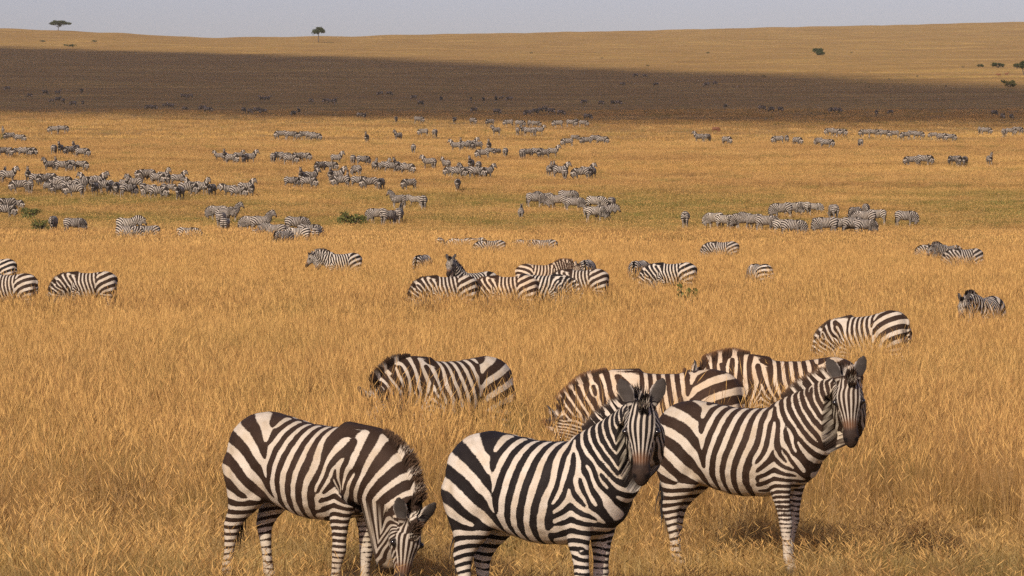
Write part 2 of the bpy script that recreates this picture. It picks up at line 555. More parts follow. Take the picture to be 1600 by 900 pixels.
class Pose:
    """neck: list of (fraction of the neck, turn, pitch); head: (turn, pitch, roll), all in degrees relative to rest"""
    def __init__(self, neck, head, legs=(0, 0, 0, 0)):
        from mathutils import Quaternion
        keys = [(0.0, (0, 0, 0))] + [(f * NECK_L, (a, b, 0)) for f, a, b in neck] + [(NECK_L + .07, head), (AXL[-1], head)]
        kl = np.array([k[0] for k in keys])
        qs = [Matrix(pose_rot(*k[1])).to_quaternion() for k in keys]
        for a in range(1, len(qs)):
            if qs[a].dot(qs[a - 1]) < 0: qs[a] = -qs[a]
        qa = np.array([list(q) for q in qs])
        dense = np.stack([np.interp(AXL, kl, qa[:, c]) for c in range(4)], axis=1)
        kern = np.hanning(15); kern /= kern.sum()
        pad = np.vstack([np.tile(np.array([[1, 0, 0, 0.]]), (7, 1)), dense, np.tile(dense[-1:], (7, 1))])
        dense = np.stack([np.convolve(pad[:, c], kern, mode='valid') for c in range(4)], axis=1)
        dense /= np.linalg.norm(dense, axis=1)[:, None]
        self.R = np.array([np.array(Quaternion(q).to_matrix()) for q in dense])
        seg = np.diff(AXP, axis=0)
        self.C = np.vstack([AXP[:1], AXP[0] + np.cumsum(np.einsum('nij,nj->ni', self.R[:-1], seg), axis=0)])
        self.q = dense
        self.legs = legs

    def apply(self, P, L):
        i = np.clip(np.searchsorted(AXL, L) - 1, 0, AXN - 2)
        f = np.clip((L - AXL[i]) / (AXL[1] - AXL[0]), 0, 1)
        Rm = self.R[i] * (1 - f)[:, None, None] + self.R[i + 1] * f[:, None, None]
        C = self.C[i] * (1 - f)[:, None] + self.C[i + 1] * f[:, None]
        A = AXP[i] * (1 - f)[:, None] + AXP[i + 1] * f[:, None]
        Q = C + np.einsum('nij,nj->ni', Rm, P - A)
        Q = np.where((L <= 1e-6)[:, None], P, Q)
        low = (L < .02)
        for k, (xc, s, top) in enumerate(((.37, 1, .86), (.37, -1, .86), (-.54, 1, .86), (-.54, -1, .86))):
            a = self.legs[k]
            if not a: continue
            w = low * sstep(.24, .18, np.abs(P[:, 0] - xc) - .04) * (np.sign(P[:, 1]) == s) * sstep(top, top - .25, P[:, 2])
            w = np.where(P[:, 2] > .55, w * sstep(.03, .12, np.abs(P[:, 1])), w)
            Q[:, 0] += w * a * (top - .1 - P[:, 2]).clip(0, 1) * 1.25
            Q[:, 2] += w * abs(a) * .10 * (top - .1 - P[:, 2]).clip(0, 1)
        return Q

# ------------------------------------------------------------------ zebra: materials
def zebra_material(name, white, black):
    T = NT(name)
    tc = T.n('ShaderNodeTexCoord').outputs['Object']
    wob = T.noise(tc, 19, 4, .62)
    wob2 = T.noise(T.mapping(tc, (45, 150, 190)), 1.0, 3, .65)
    st = T.math('ADD', T.attr('stripe'), T.math('MULTIPLY', T.math('SUBTRACT', wob, .5), .70))
    st = T.math('ADD', st, T.math('MULTIPLY', T.math('SUBTRACT', wob2, .5), .62))
    body = T.ss(st, -.10, .20)
    fa = T.math('SINE', T.math('ADD', T.attr('face_a'), 1.57))
    fb = T.math('SINE', T.attr('face_b'))
    fr = T.attr('front')
    face = T.math('ADD', T.math('MULTIPLY', fa, fr), T.math('MULTIPLY', fb, T.math('SUBTRACT', 1.0, fr)))
    face = T.ss(T.math('ADD', face, T.math('MULTIPLY', T.math('SUBTRACT', wob, .5), .8)), -.50, .15)
    fw = T.attr('fw')
    k = T.math('ADD', T.math('MULTIPLY', face, fw), T.math('MULTIPLY', body, T.math('SUBTRACT', 1.0, fw)), clamp=True)
    dust = T.noise(tc, 5.0, 4, .6)
    w = T.mix(T.ss(dust, .35, .75), white, tuple(c * m for c, m in zip(white, (.80, .73, .62))))
    hair = T.noise(T.mapping(tc, (60, 300, 90)), 1.0, 2, .6)
    w = T.mix(T.math('MULTIPLY', hair, .30), w, tuple(c * .55 for c in white))
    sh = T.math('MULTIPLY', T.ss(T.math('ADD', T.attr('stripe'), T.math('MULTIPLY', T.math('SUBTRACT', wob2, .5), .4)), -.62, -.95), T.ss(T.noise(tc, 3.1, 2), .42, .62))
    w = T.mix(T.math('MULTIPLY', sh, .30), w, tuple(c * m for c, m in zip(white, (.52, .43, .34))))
    w = T.mix(T.math('MULTIPLY', fw, .45), w, tuple(c * .55 for c in white))
    b = T.mix(T.ss(dust, .3, .8), black, tuple(c * 1.5 + .003 for c in black))
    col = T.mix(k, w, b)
    col = T.mix(T.math('MULTIPLY', T.attr('ear'), .75), col, (.20, .165, .135))
    col = T.mix(T.math('MULTIPLY', T.attr('rim'), .9), col, (.50, .44, .37))
    col = T.mix(T.math('MULTIPLY', T.attr('hollow'), .97), col, (.040, .033, .028))
    col = T.mix(T.math('MULTIPLY', T.attr('rust'), .8), col, (.12, .052, .022))
    col = T.mix(T.attr('muzzle'), col, T.mix(T.ss(dust, .3, .7), (.016, .011, .009), (.042, .026, .018)))
    col = T.mix(T.attr('nos'), col, (.008, .006, .006))
    col = T.mix(T.attr('dark'), col, (.012, .009, .008))
    col = T.mix(T.attr('hoof'), col, (.045, .038, .032))
    nb = T.bump(T.noise(T.mapping(tc, (60, 200, 220)), 1.0, 3, .65), .55, .006)
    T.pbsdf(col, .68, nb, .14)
    return T.m


def hair_material(name, white, black, tipcol):
    T = NT(name)
    k = T.ss(T.attr('stripe'), -.1, .25)
    col = T.mix(k, white, black)
    col = T.mix(T.ss(T.attr('tip'), .55, .95), col, tipcol)
    T.pbsdf(col, .65, None, .25)
    return T.m


WHITE = (.54, .47, .375)
MATS = {
    'brown': (zebra_material('brown_zebra_coat', WHITE, (.026, .014, .008)), hair_material('brown_zebra_mane', WHITE, (.030, .017, .010), (.085, .048, .026))),
    'black': (zebra_material('black_zebra_coat', (.58, .515, .425), (.011, .008, .007)), hair_material('black_zebra_mane', (.62, .54, .44), (.018, .012, .010), (.060, .040, .028))),
    'russet': (zebra_material('russet_zebra_coat', (.60, .48, .345), (.034, .017, .009)), hair_material('russet_zebra_mane', (.55, .43, .31), (.038, .02, .011), (.13, .062, .026))),
    'far': (zebra_material('dusty_zebra_coat', (.45, .40, .34), (.024, .018, .014)), hair_material('dusty_zebra_mane', (.5, .43, .36), (.02, .015, .012), (.025, .018, .013)))}
_t = NT('dark_eye'); _t.pbsdf((.008, .006, .005), .12, None, .6); EYE = _t.m
_t = NT('tail_hair'); _t.pbsdf((.018, .013, .010), .6); TUFT = _t.m


def body_mesh(fd, polys_src, pose, mat):
    me = polys_src.copy()
    Q = pose.apply(fd['P'], fd['L'])
    me.vertices.foreach_set('co', Q.astype(np.float32).ravel())
    for a in ATTRS: fattr(me, a, fd[a])
    me.polygons.foreach_set('use_smooth', [True] * len(me.polygons))
    me.materials.clear(); me.materials.append(mat)
    me.update()
    return me


def mane_mesh(fd, pose, mat, nlen=150, rows=9, wid=.007, length=.088, seed=1):
    """erect hairs along the crest of the neck, posed with it"""
    rg = np.random.default_rng(seed)
    N4 = catmull(np.hstack([np.array(NECKX), np.array(NECKS)]), 12)
    tg = np.gradient(N4[:, :2], axis=0); tg /= np.linalg.norm(tg, axis=1)[:, None]
    crest = np.column_stack([N4[:, 0] - tg[:, 1] * N4[:, 2], np.zeros(len(N4)), N4[:, 1] + tg[:, 0] * N4[:, 2]])
    nrm = np.column_stack([-tg[:, 1], np.zeros(len(N4)), tg[:, 0]])
    tan = np.column_stack([tg[:, 0], np.zeros(len(N4)), tg[:, 1]])
    keep = crest[:, 2] > 1.275
    keep &= crest[:, 0] > .30
    crest, nrm, tan = crest[keep], nrm[keep], tan[keep]
    fore = np.array([head_pt(t, .085 + .015 * math.sin(max(t, 0) * 20), 0) for t in np.linspace(-.03, .075, 8)])
    crest = np.vstack([crest, fore])
    fn = HV * .75 - HT * .65; fn /= np.linalg.norm(fn)
    nrm = np.vstack([nrm, np.tile(fn, (8, 1))]); tan = np.vstack([tan, np.tile(HT, (8, 1))])
    q = np.linspace(0, len(crest) - 1, nlen)
    V, F, st, tp, LL = [], [], [], [], []
    kd = kdtree.KDTree(len(fd['P']))
    for i, p in enumerate(fd['P']): kd.insert(p, i)
    kd.balance()
    ar = np.arange(len(crest))
    core = []
    for a in q:
        u = a / (len(crest) - 1)
        ln0 = length * (0.35 + .65 * float(sstep(0, .30, u))) * (1 - .55 * float(sstep(.82, 1, u)))
        c = np.array([np.interp(a, ar, crest[:, k]) for k in range(3)])
        nn = np.array([np.interp(a, ar, nrm[:, k]) for k in range(3)])
        tt = np.array([np.interp(a, ar, tan[:, k]) for k in range(3)])
        _, hit, _ = kd.find(c)
        sv = fd['stripe'][hit]; l0 = fd['L'][hit] * (1 - float(sstep(.72, .86, u))) + (NECK_L + .05) * float(sstep(.72, .86, u))
        core.append((c, nn, ln0, sv, l0))
        for r in range(rows):
            off = (r - (rows - 1) / 2) / max(rows, 1) * .052
            c2 = c + np.array([0, off, 0]) + tt * rg.uniform(-.006, .006) - nn * .025
            d = nn + np.array([0, off * 5, 0]) + rg.normal(0, .085, 3) + tt * rg.uniform(-.08, .12)
            d /= np.linalg.norm(d)
            ln = (ln0 + .03) * rg.uniform(.8, 1.12)
            b = len(V)
            sd = tt * wid * rg.uniform(.7, 1.3)
            V += [c2 - sd, c2 + sd, c2 + d * ln * .65 - sd * .9, c2 + d * ln * .65 + sd * .9, c2 + d * ln]
            F += [(b, b + 1, b + 3, b + 2), (b + 2, b + 3, b + 4)]
            st += [sv] * 5; tp += [0, 0, .6, .6, 1.0]; LL += [l0] * 5
    r0 = len(V)                     # the dense core of the mane, one strip from withers to forelock
    for k, a in enumerate(q):
        c, nn, ln0, sv, l0 = core[k]
        for off, up in ((-.022, -.03), (0, ln0 * .45), (.022, -.03)):
            V.append(c + np.array([0, off, 0]) + nn * up); st.append(sv); tp.append(.55 if up > 0 else 0); LL.append(l0)
        if k:
            b = r0 + 3 * k
            F += [(b - 3, b, b + 1, b - 2), (b - 2, b + 1, b + 2, b - 1)]
    Q = pose.apply(np.array(V), np.array(LL))
    me = mesh_np('mane', Q, F, mat, smooth=False)
    fattr(me, 'stripe', st); fattr(me, 'tip', tp)
    return me


def tuft_mesh(n=70, seed=2):
    rg = np.random.default_rng(seed)
    V, F = [], []
    for k in range(n):
        a = rg.uniform(0, 6.28); h = rg.uniform(.60, .80)
        c = np.array([-.700 + .017 * math.cos(a), .017 * math.sin(a), h])
        e = np.array([-.68 + rg.normal(0, .035), rg.normal(0, .03), h - rg.uniform(.25, .42)])
        m = (c + e) / 2 + np.array([.02 * math.cos(a), .02 * math.sin(a), 0])
        s = np.array([-math.sin(a), math.cos(a), 0]) * .006
        b = len(V)
        V += [c - s, c + s, m - s, m + s, e]
        F += [(b, b + 1, b + 3, b + 2), (b + 2, b + 3, b + 4)]
    return mesh_np('tail_tuft', V, F, TUFT, smooth=False)


def eye_mesh(side, pose):
    bm = bmesh.new()
    bmesh.ops.create_uvsphere(bm, u_segments=12, v_segments=8, radius=.021)
    me = bpy.data.meshes.new('eye'); bm.to_mesh(me); bm.free()
    P, _, _ = mesh_arrays(me)
    P = P + head_pt(.165, .047, side * .102)
    Q = pose.apply(P, np.full(len(P), NECK_L + .17))
    me.vertices.foreach_set('co', Q.astype(np.float32).ravel())
    me.polygons.foreach_set('use_smooth', [True] * len(me.polygons))
    me.materials.append(EYE); me.update()
    return me


import time as _time
_T0 = _time.time()
REST = build_rest(.0125)
FD = [stripe_field(REST, 64, torso_l=.102, neck_l=.080, duty=.10), stripe_field(REST, 23, rump_l=.156, torso_l=.108, neck_l=.070, duty=.06), stripe_field(REST, 38, rump_l=.142, torso_l=.098, neck_l=.068, duty=.10)]
REST_M = build_rest(.021, 3)
REST_L = build_rest(.031, 1)
FD_M = [transfer(FD[0], REST_M, 2), transfer(FD[2], REST_M, 2)]
FD_L = [transfer(stripe_field(REST, 51, rump_l=.19, torso_l=.145, neck_l=.115, duty=.24), REST_L, 2)]
REST_F = build_rest(.055, 1)
FD_F = transfer(FD_L[0], REST_F, 6)
print('zebra prep', len(REST.vertices), len(REST_M.vertices), len(REST_L.vertices), round(_time.time() - _T0, 1))

# ------------------------------------------------------------------ ground
def field_colour(T, pos, far=False):
    """dry savanna grass: gold, tan and rust patches, greener in the damp hollow"""
    n1 = T.noise(T.mapping(pos, (.032, .040, .03)), 1.0, 4, .6)
    n2 = T.noise(T.mapping(pos, (.16, .22, .16)), 1.0, 4, .62)
    n3 = T.noise(T.mapping(pos, (.0035, .012, .0035)), 1.0, 5, .6)
    c = T.mix(T.ss(n1, .40, .60), (.52, .332, .104), (.385, .222, .070))
    c = T.mix(T.math('MULTIPLY', T.ss(n2, .42, .66), .70), c, (.35, .20, .065))
    c = T.mix(T.math('MULTIPLY', T.ss(n3, .45, .68), .6), c, (.62, .375, .095))
    n4 = T.noise(T.mapping(pos, (.022, .075, .05)), 1.0, 5, .62)
    c = T.mix(T.math('MULTIPLY', T.ss(n4, .45, .60), .85), c, (.26, .142, .045))
    sep = T.n('ShaderNodeSeparateXYZ'); T.l(pos, sep.inputs[0])
    y = sep.outputs[1]
    band = T.math('MULTIPLY', T.ss(y, 246, 275), T.math('SUBTRACT', 1.0, T.ss(y, 305, 350)))
    gn = T.noise(T.mapping(pos, (.055, .05, .05)), 1.0, 3, .6)
    c = T.mix(T.math('MULTIPLY', band, T.ss(gn, .36, .58)), c, (.175, .150, .034))
    n5 = T.noise(T.mapping(pos, (.75, .55, .3)), 1.0, 4, .65)
    c = T.mix(T.math('MULTIPLY', T.ss(n5, .46, .64), .65), c, (.32, .185, .062))
    n6 = T.noise(T.mapping(pos, (.30, .16, .3)), 1.0, 3, .6)
    c = T.mix(T.math('MULTIPLY', T.ss(n6, .50, .66), .70), c, (.215, .165, .042))
    near = T.math('SUBTRACT', 1.0, T.ss(y, 26, 34))
    gn2 = T.noise(pos, 1.3, 3, .6)
    c = T.mix(T.math('MULTIPLY', T.math('MULTIPLY', near, T.ss(gn2, .38, .62)), .60), c, (.235, .185, .062))
    return c


T = NT('dry_ground')
pos = T.n('ShaderNodeNewGeometry').outputs['Position']
gc = field_colour(T, pos)
g1 = T.noise(T.mapping(pos, (.9, .35, .9)), 1.0, 5, .7)
g2 = T.noise(T.mapping(pos, (.10, .05, .10)), 1.0, 6, .7)
gc = T.mix(T.math('MULTIPLY', T.ss(g1, .42, .70), .35), gc, (.21, .115, .045))
gs = T.noise(T.mapping(pos, (.012, .06, .03)), 1.0, 6, .68)
gc = T.mix(T.math('MULTIPLY', T.ss(gs, .45, .60), .80), gc, (.30, .175, .062))
gc = T.mix(T.math('MULTIPLY', T.ss(g2, .50, .72), .30), gc, (.23, .125, .05))
bmp = T.bump(T.noise(T.mapping(pos, (.8, .8, .8)), 1.0, 6, .7), .8, .5)
T.pbsdf(gc, .95, bmp, .05)
GROUND_MAT = T.m

az = np.concatenate([np.arange(-180, -16, 3.0), np.arange(-16, 16.01, .1), np.arange(18, 180, 3.0)])
rr = np.concatenate([[0.6], np.exp(np.linspace(math.log(1.5), math.log(7500), 270))])
A, RR = np.meshgrid(R(1) * az, rr)
GX, GY = RR * np.sin(A), RR * np.cos(A)
GZ = ground(GX, GY)
na, nr = len(az), len(rr)
V = np.column_stack([GX.ravel(), GY.ravel(), GZ.ravel()])
F = []
for i in range(nr - 1):
    for k in range(na):
        k2 = (k + 1) % na
        F.append((i * na + k, i * na + k2, (i + 1) * na + k2, (i + 1) * na + k))
F.append(tuple(range(na))[::-1])
ter = link(bpy.data.objects.new('ground', mesh_np('ground', V, F, GROUND_MAT)))
_b = bmesh.new(); _b.from_mesh(ter.data); bmesh.ops.recalc_face_normals(_b, faces=_b.faces)
_b.faces.ensure_lookup_table()
if _b.faces[len(_b.faces) // 2].normal.z < 0: bmesh.ops.reverse_faces(_b, faces=_b.faces)
_b.to_mesh(ter.data); _b.free()
tag(ter, 'golden savanna plain rising to a long low hill', kind='structure')


# ------------------------------------------------------------------ cloud that throws the long shadow on the hillside
def on_ground(px, row):
    return Vector(place(px, row, 0.0))


_up = [(-700, 50), (-300, 64), (0, 75), (300, 84), (600, 94), (900, 108), (1200, 123), (1500, 139), (1800, 154), (2300, 166)]
_lo = [(-700, 150), (-300, 150), (0, 149), (300, 152), (600, 160), (900, 167), (1200, 171), (1500, 175), (1800, 177), (2300, 180)]
ALT = 2500.0


def lift(p):
    return p + sun_dir * ((ALT - p.z) / sun_dir.z)


cu = [lift(on_ground(*p)) for p in _up]; cl = [lift(on_ground(*p)) for p in _lo]
nu, nv = 150, 26
V, F = [], []
crg = np.random.default_rng(5)
w1, w2 = crg.uniform(0, 6.28, 8), crg.uniform(0, 6.28, 8)


def wav(u, w, a):
    return sum(a / (k + 1) ** .8 * math.sin(u * (9 + 13 * k) + w[k]) for k in range(8))


for side in (0, 1):
    for i in range(nu + 1):
        u = i / nu
        q = u * (len(cu) - 1); a = min(int(q), len(cu) - 2); f = q - a
        hi = cu[a].lerp(cu[a + 1], f); lo = cl[a].lerp(cl[a + 1], f)
        hi = hi + Vector((0, wav(u, w1, 7), 0)); lo = lo + Vector((0, wav(u, w2, 9), 0))
        for k in range(nv + 1):
            v = k / nv
            p = lo.lerp(hi, v)
            e = math.sqrt(max(0, 4 * v * (1 - v))) * math.sqrt(max(0, min(1, 12 * u * (1 - u))))
            n = .5 + .5 * math.sin(u * 37 + v * 5) * math.sin(v * 9 + u * 11) * .6 + .25 * math.sin(u * 91 + v * 23)
            V.append((p.x, p.y, p.z + (e * (30 + 45 * n) if side else -e * 10)))
ring = (nu + 1) * (nv + 1)
for i in range(nu):
    for k in range(nv):
        a = i * (nv + 1) + k; b = a + nv + 1
        F.append((a, a + 1, b + 1, b)); F.append((ring + a, ring + b, ring + b + 1, ring + a + 1))
prg = np.random.default_rng(12)      # frayed puffs along the near edge
ico = bmesh.new(); bmesh.ops.create_icosphere(ico, subdivisions=1, radius=1)
iv = [np.array(v.co) for v in ico.verts]; jf = [tuple(v.index for v in f.verts) for f in ico.faces]; ico.free()
for k in range(900):
    q = prg.uniform() * (len(cl) - 1); a = min(int(q), len(cl) - 2); f = q - a
    p = cl[a].lerp(cl[a + 1], f)
    e = abs(prg.normal(0, 1)) * (125 - 85 * q / (len(cl) - 1))
    sc = prg.uniform(12, 30) * max(.35, 1 - e / 330)
    o_ = np.array([p.x, p.y - e, p.z + prg.uniform(-8, 14)]); b0 = len(V)
    V += [tuple(o_ + v * np.array([sc * 1.5, sc, sc * .5])) for v in iv]
    F += [tuple(i + b0 for i in t) for t in jf]
T = NT('cloud_white'); T.pbsdf((.85, .85, .86), 1.0, None, 0)
me = mesh_np('cloud', V, F, T.m)
_b = bmesh.new(); _b.from_mesh(me); bmesh.ops.remove_doubles(_b, verts=_b.verts, dist=.01)
bmesh.ops.recalc_face_normals(_b, faces=_b.faces); _b.to_mesh(me); _b.free()
cloud = link(bpy.data.objects.new('cloud', me))
tag(cloud, 'long grey white cloud shading the hillside', kind='structure')


# ------------------------------------------------------------------ grass
def grass_material(name, trans=.12):
    T = NT(name)
    pos = T.n('ShaderNodeNewGeometry').outputs['Position']
    c = field_colour(T, pos)
    ti = T.attr('tint'); hd = T.attr('head')
    rnd = T.n('ShaderNodeObjectInfo').outputs['Random']
    def scaled(f, rgb):
        return T.mix(f, c, T.mix(1.0, c, rgb, 'MULTIPLY'))
    c = scaled(T.ss(ti, .55, .95), (1.32, 1.42, 1.9))
    c = scaled(T.math('MULTIPLY', T.ss(ti, .35, .02), .7), (.52, .47, .55))
    c = scaled(T.math('MULTIPLY', T.ss(rnd, .55, 1.0), .55), (.56, .54, .62))
    c = scaled(T.math('MULTIPLY', T.ss(rnd, .45, 0.0), .45), (1.25, 1.32, 1.6))
    c = T.mix(T.math('MULTIPLY', hd, T.math('MULTIPLY', T.ss(ti, .2, .6), .8)), c, (.60, .36, .12))
    c = T.mix(T.math('MULTIPLY', hd, T.math('MULTIPLY', T.ss(ti, .6, .2), .6)), c, (.36, .19, .07))
    d = T.n('ShaderNodeBsdfDiffuse'); T.l(c, d.inputs[0])
    t = T.n('ShaderNodeBsdfTranslucent'); T.l(c, t.inputs[0])
    m = T.n('ShaderNodeMixShader'); m.inputs[0].default_value = trans
    T.l(d.outputs[0], m.inputs[1]); T.l(t.outputs[0], m.inputs[2])
    T.l(m.outputs[0], T.out.inputs[0])
    return T.m


GRASS_MAT = grass_material('dry_grass')


def grass_clump(name, seed, rad, n, wid, seeds=.30, lean=.12, tall=1.0):
    """unit-height tuft: the instance scale gives the real height"""
    rg = np.random.default_rng(seed)
    V, F, ti, hd = [], [], [], []
    for k in range(n):
        a = rg.uniform(0, 6.28); r = rad * math.sqrt(rg.uniform())
        base = np.array([r * math.cos(a), r * math.sin(a), -.05])
        stalk = rg.uniform() < seeds
        h = rg.uniform(.8, 1.15) * tall if stalk else rg.uniform(.45, .95)
        b = rg.uniform(0, 6.28); ln = abs(rg.normal(0, lean)) + .04
        dr = np.array([math.cos(b), math.sin(b), 0])
        yaw = rg.uniform(-1.1, 1.1)     # blades mostly show their width across the view
        sd = np.array([math.cos(yaw), math.sin(yaw), 0])
        w = wid * rg.uniform(.6, 1.2) * (.75 if stalk else 1)
        t = rg.uniform()
        i0 = len(V)
        for f, wf in ((0, 1), (.5, .85)):
            c = base + np.array([0, 0, h * f]) + dr * ln * h * f * f
            V += [c - sd * w * wf / 2, c + sd * w * wf / 2]
        c = base + np.array([0, 0, h * (1 - .15 * ln)]) + dr * ln * h
        V.append(c)
        F += [(i0, i0 + 1, i0 + 3, i0 + 2), (i0 + 2, i0 + 3, i0 + 4)]
        ti += [t] * 5; hd += [0] * 5
        if stalk:
            i1 = len(V)
            d2 = np.array([0, 0, .8]) + dr * (ln * 1.5 + .1); d2 /= np.linalg.norm(d2)
            L = rg.uniform(.10, .2); w2 = w * 2.4
            V += [c - d2 * L * .3, c + d2 * L * .2 - sd * w2 / 2, c + d2 * L * .2 + sd * w2 / 2, c + d2 * L]
            F += [(i1, i1 + 1, i1 + 2), (i1 + 1, i1 + 3, i1 + 2)]
            ti += [t] * 4; hd += [1] * 4
    me = mesh_np(name, V, F, GRASS_MAT, smooth=False)
    fattr(me, 'tint', ti); fattr(me, 'head', hd)
    return bpy.data.objects.new(name, me)


def value_noise(X, Y, sc, seed):
    rg = np.random.default_rng(seed)
    tab = rg.uniform(size=(64, 64))
    x, y = X / sc, Y / sc
    i, j = np.floor(x).astype(int), np.floor(y).astype(int)
    fx, fy = x - i, y - j
    fx = fx * fx * (3 - 2 * fx); fy = fy * fy * (3 - 2 * fy)
    g = lambda a, b: tab[a % 64, b % 64]
    return (g(i, j) * (1 - fx) + g(i + 1, j) * fx) * (1 - fy) + (g(i, j + 1) * (1 - fx) + g(i + 1, j + 1) * fx) * fy


def grass_height(X, Y):
    r = np.hypot(X, Y)
    edge = r + 2.5 * (value_noise(X, Y, 1.6, 3) - .5) + 2.0 * (value_noise(X, Y, 5, 4) - .5)
    px = 800 + FPX * X / np.maximum(Y, 1)
    h = .25 + .12 * sstep(500, 150, px) + (.47 - .12 * sstep(500, 150, px)) * sstep(28.6, 33, edge) + .05 * sstep(50, 100, r)
    h = h + .05 * sstep(160, 185, r) * sstep(222, 208, r)
    h = h * (1 - sstep(228, 250, r)) + .34 * sstep(228, 250, r)
    h = h * (1 + .40 * (value_noise(X, Y, 1.1, 8) - .5) + .30 * (value_noise(X, Y, 9, 9) - .5))
    return h


def grass_nodes(coll, name):
    g = bpy.data.node_groups.new(name, 'GeometryNodeTree')
    g.interface.new_socket('Geometry', in_out='INPUT', socket_type='NodeSocketGeometry')
    g.interface.new_socket('Geometry', in_out='OUTPUT', socket_type='NodeSocketGeometry')
    N = g.nodes
    i, o = N.new('NodeGroupInput'), N.new('NodeGroupOutput')
    ip = N.new('GeometryNodeInstanceOnPoints')
    ci = N.new('GeometryNodeCollectionInfo')
    ci.inputs['Collection'].default_value = coll
    ci.inputs['Separate Children'].default_value = True
    ci.inputs['Reset Children'].default_value = True
    ip.inputs['Pick Instance'].default_value = True

    def na(nm, typ):
        a = N.new('GeometryNodeInputNamedAttribute'); a.data_type = typ
        a.inputs['Name'].default_value = nm
        return [s for s in a.outputs if s.enabled and s.name == 'Attribute'][0]
    L = g.links
    L.new(i.outputs[0], ip.inputs['Points'])
    L.new([s for s in ci.outputs if s.name == 'Instances'][0], ip.inputs['Instance'])
    L.new(na('idx', 'INT'), ip.inputs['Instance Index'])
    L.new(na('rot', 'FLOAT_VECTOR'), ip.inputs['Rotation'])
    L.new(na('scl', 'FLOAT_VECTOR'), ip.inputs['Scale'])
    L.new(ip.outputs[0], o.inputs[0])
    return g


HALF = R(10.6)


def grass_field(name, label, r1, r2, dens, variants, hmul, xy, seed, half=HALF):
    rg = np.random.default_rng(seed)
    area = half * (r2 * r2 - r1 * r1)
    n = int(area * dens)
    r = np.sqrt(rg.uniform(r1 * r1, r2 * r2, n)); a = rg.uniform(-half, half, n)
    X, Y = r * np.sin(a), r * np.cos(a)
    gap = .55 * value_noise(X, Y, .012 * r1 + .25, 21) + .45 * value_noise(X, Y, .04 * r1 + .8, 22)
    ok = rg.uniform(size=n) < np.clip(.16 + 2.5 * (gap - .22), .30, 1)
    X, Y = X[ok], Y[ok]; n = len(X)
    Z = ground(X, Y)
    h = grass_height(X, Y) * hmul * rg.uniform(.8, 1.2, n)
    me = bpy.data.meshes.new(name)
    me.vertices.add(n)
    me.vertices.foreach_set('co', np.column_stack([X, Y, Z]).astype(np.float32).ravel())
    at = me.attributes.new('idx', 'INT', 'POINT'); at.data.foreach_set('value', rg.integers(0, len(variants), n).astype(np.int32))
    at = me.attributes.new('rot', 'FLOAT_VECTOR', 'POINT')
    rot = np.column_stack([rg.normal(0, .06, n), rg.normal(0, .06, n) , rg.choice([0, math.pi], n) + rg.normal(0, .5, n)])
    at.data.foreach_set('vector', rot.astype(np.float32).ravel())
    s = xy * rg.uniform(.8, 1.2, n)
    at = me.attributes.new('scl', 'FLOAT_VECTOR', 'POINT')
    at.data.foreach_set('vector', np.column_stack([s, s, h]).astype(np.float32).ravel())
    o = link(bpy.data.objects.new(name, me))
    coll = bpy.data.collections.new(name + '_tufts')
    for v in variants: coll.objects.link(v)
    md = o.modifiers.new('tufts', 'NODES'); md.node_group = grass_nodes(coll, name)
    tag(o, label, 'grass', kind='stuff')
    print(name, n)
    return o


grass_field('near_grass', 'dry golden grass round and behind the three nearest zebras', 19.5, 78, 17.0,
            [grass_clump('tuft', 100 + k, .17, 104, .0039) for k in range(9)] +
            [grass_clump('seed_stalks', 150 + k, .25, 11, .0036, 1.0, .20, 1.25) for k in range(3)], 1.0, 1.0, 1, R(14))
grass_field('meadow_grass', 'tall golden grass hiding the legs of the grazing zebras', 74, 195, 6.4,
            [grass_clump('tuft', 200 + k, .28, 92, .0064) for k in range(6)], 1.0, 1.0, 2)
grass_field('hollow_grass', 'short yellow green grass where the middle herds graze', 188, 500, 1.5,
            [grass_clump('tuft', 300 + k, .95, 110, .020) for k in range(5)], 1.0, 1.0, 3)
grass_field('hillside_grass', 'sparse far grass on the rising hillside', 490, 760, .12,
            [grass_clump('tuft', 400 + k, 2.4, 110, .045) for k in range(4)], .8, 1.0, 4)


# ------------------------------------------------------------------ trees and shrubs
def leaf_material(name, a, b):
    T = NT(name)
    c = T.mix(T.attr('tint'), a, b)
    d = T.n('ShaderNodeBsdfDiffuse'); T.l(c, d.inputs[0])
    t = T.n('ShaderNodeBsdfTranslucent'); T.l(c, t.inputs[0])
    m = T.n('ShaderNodeMixShader'); m.inputs[0].default_value = .25
    T.l(d.outputs[0], m.inputs[1]); T.l(t.outputs[0], m.inputs[2]); T.l(m.outputs[0], T.out.inputs[0])
    return T.m


LEAF_DARK = leaf_material('acacia_leaf', (.030, .042, .016), (.060, .075, .030))
LEAF_BUSH = leaf_material('shrub_leaf', (.085, .095, .026), (.18, .175, .06))
T = NT('acacia_bark')
T.pbsdf(T.mix(T.noise(T.n('ShaderNodeTexCoord').outputs['Object'], 6, 4), (.20, .155, .115), (.11, .085, .065)), .9)
BARK = T.m


def tube(V, F, pts, rad, n=7):
    pts = np.array(pts, dtype=float)
    tg = np.gradient(pts, axis=0); tg /= np.linalg.norm(tg, axis=1)[:, None]
    us, vs = [], []
    for t, r in zip(tg, rad):
        a = np.cross(t, [0.3, .9, .1]); a /= np.linalg.norm(a); b = np.cross(t, a)
        us.append(a * r); vs.append(b * r)
    loft(V, F, list(pts), us, vs, n)


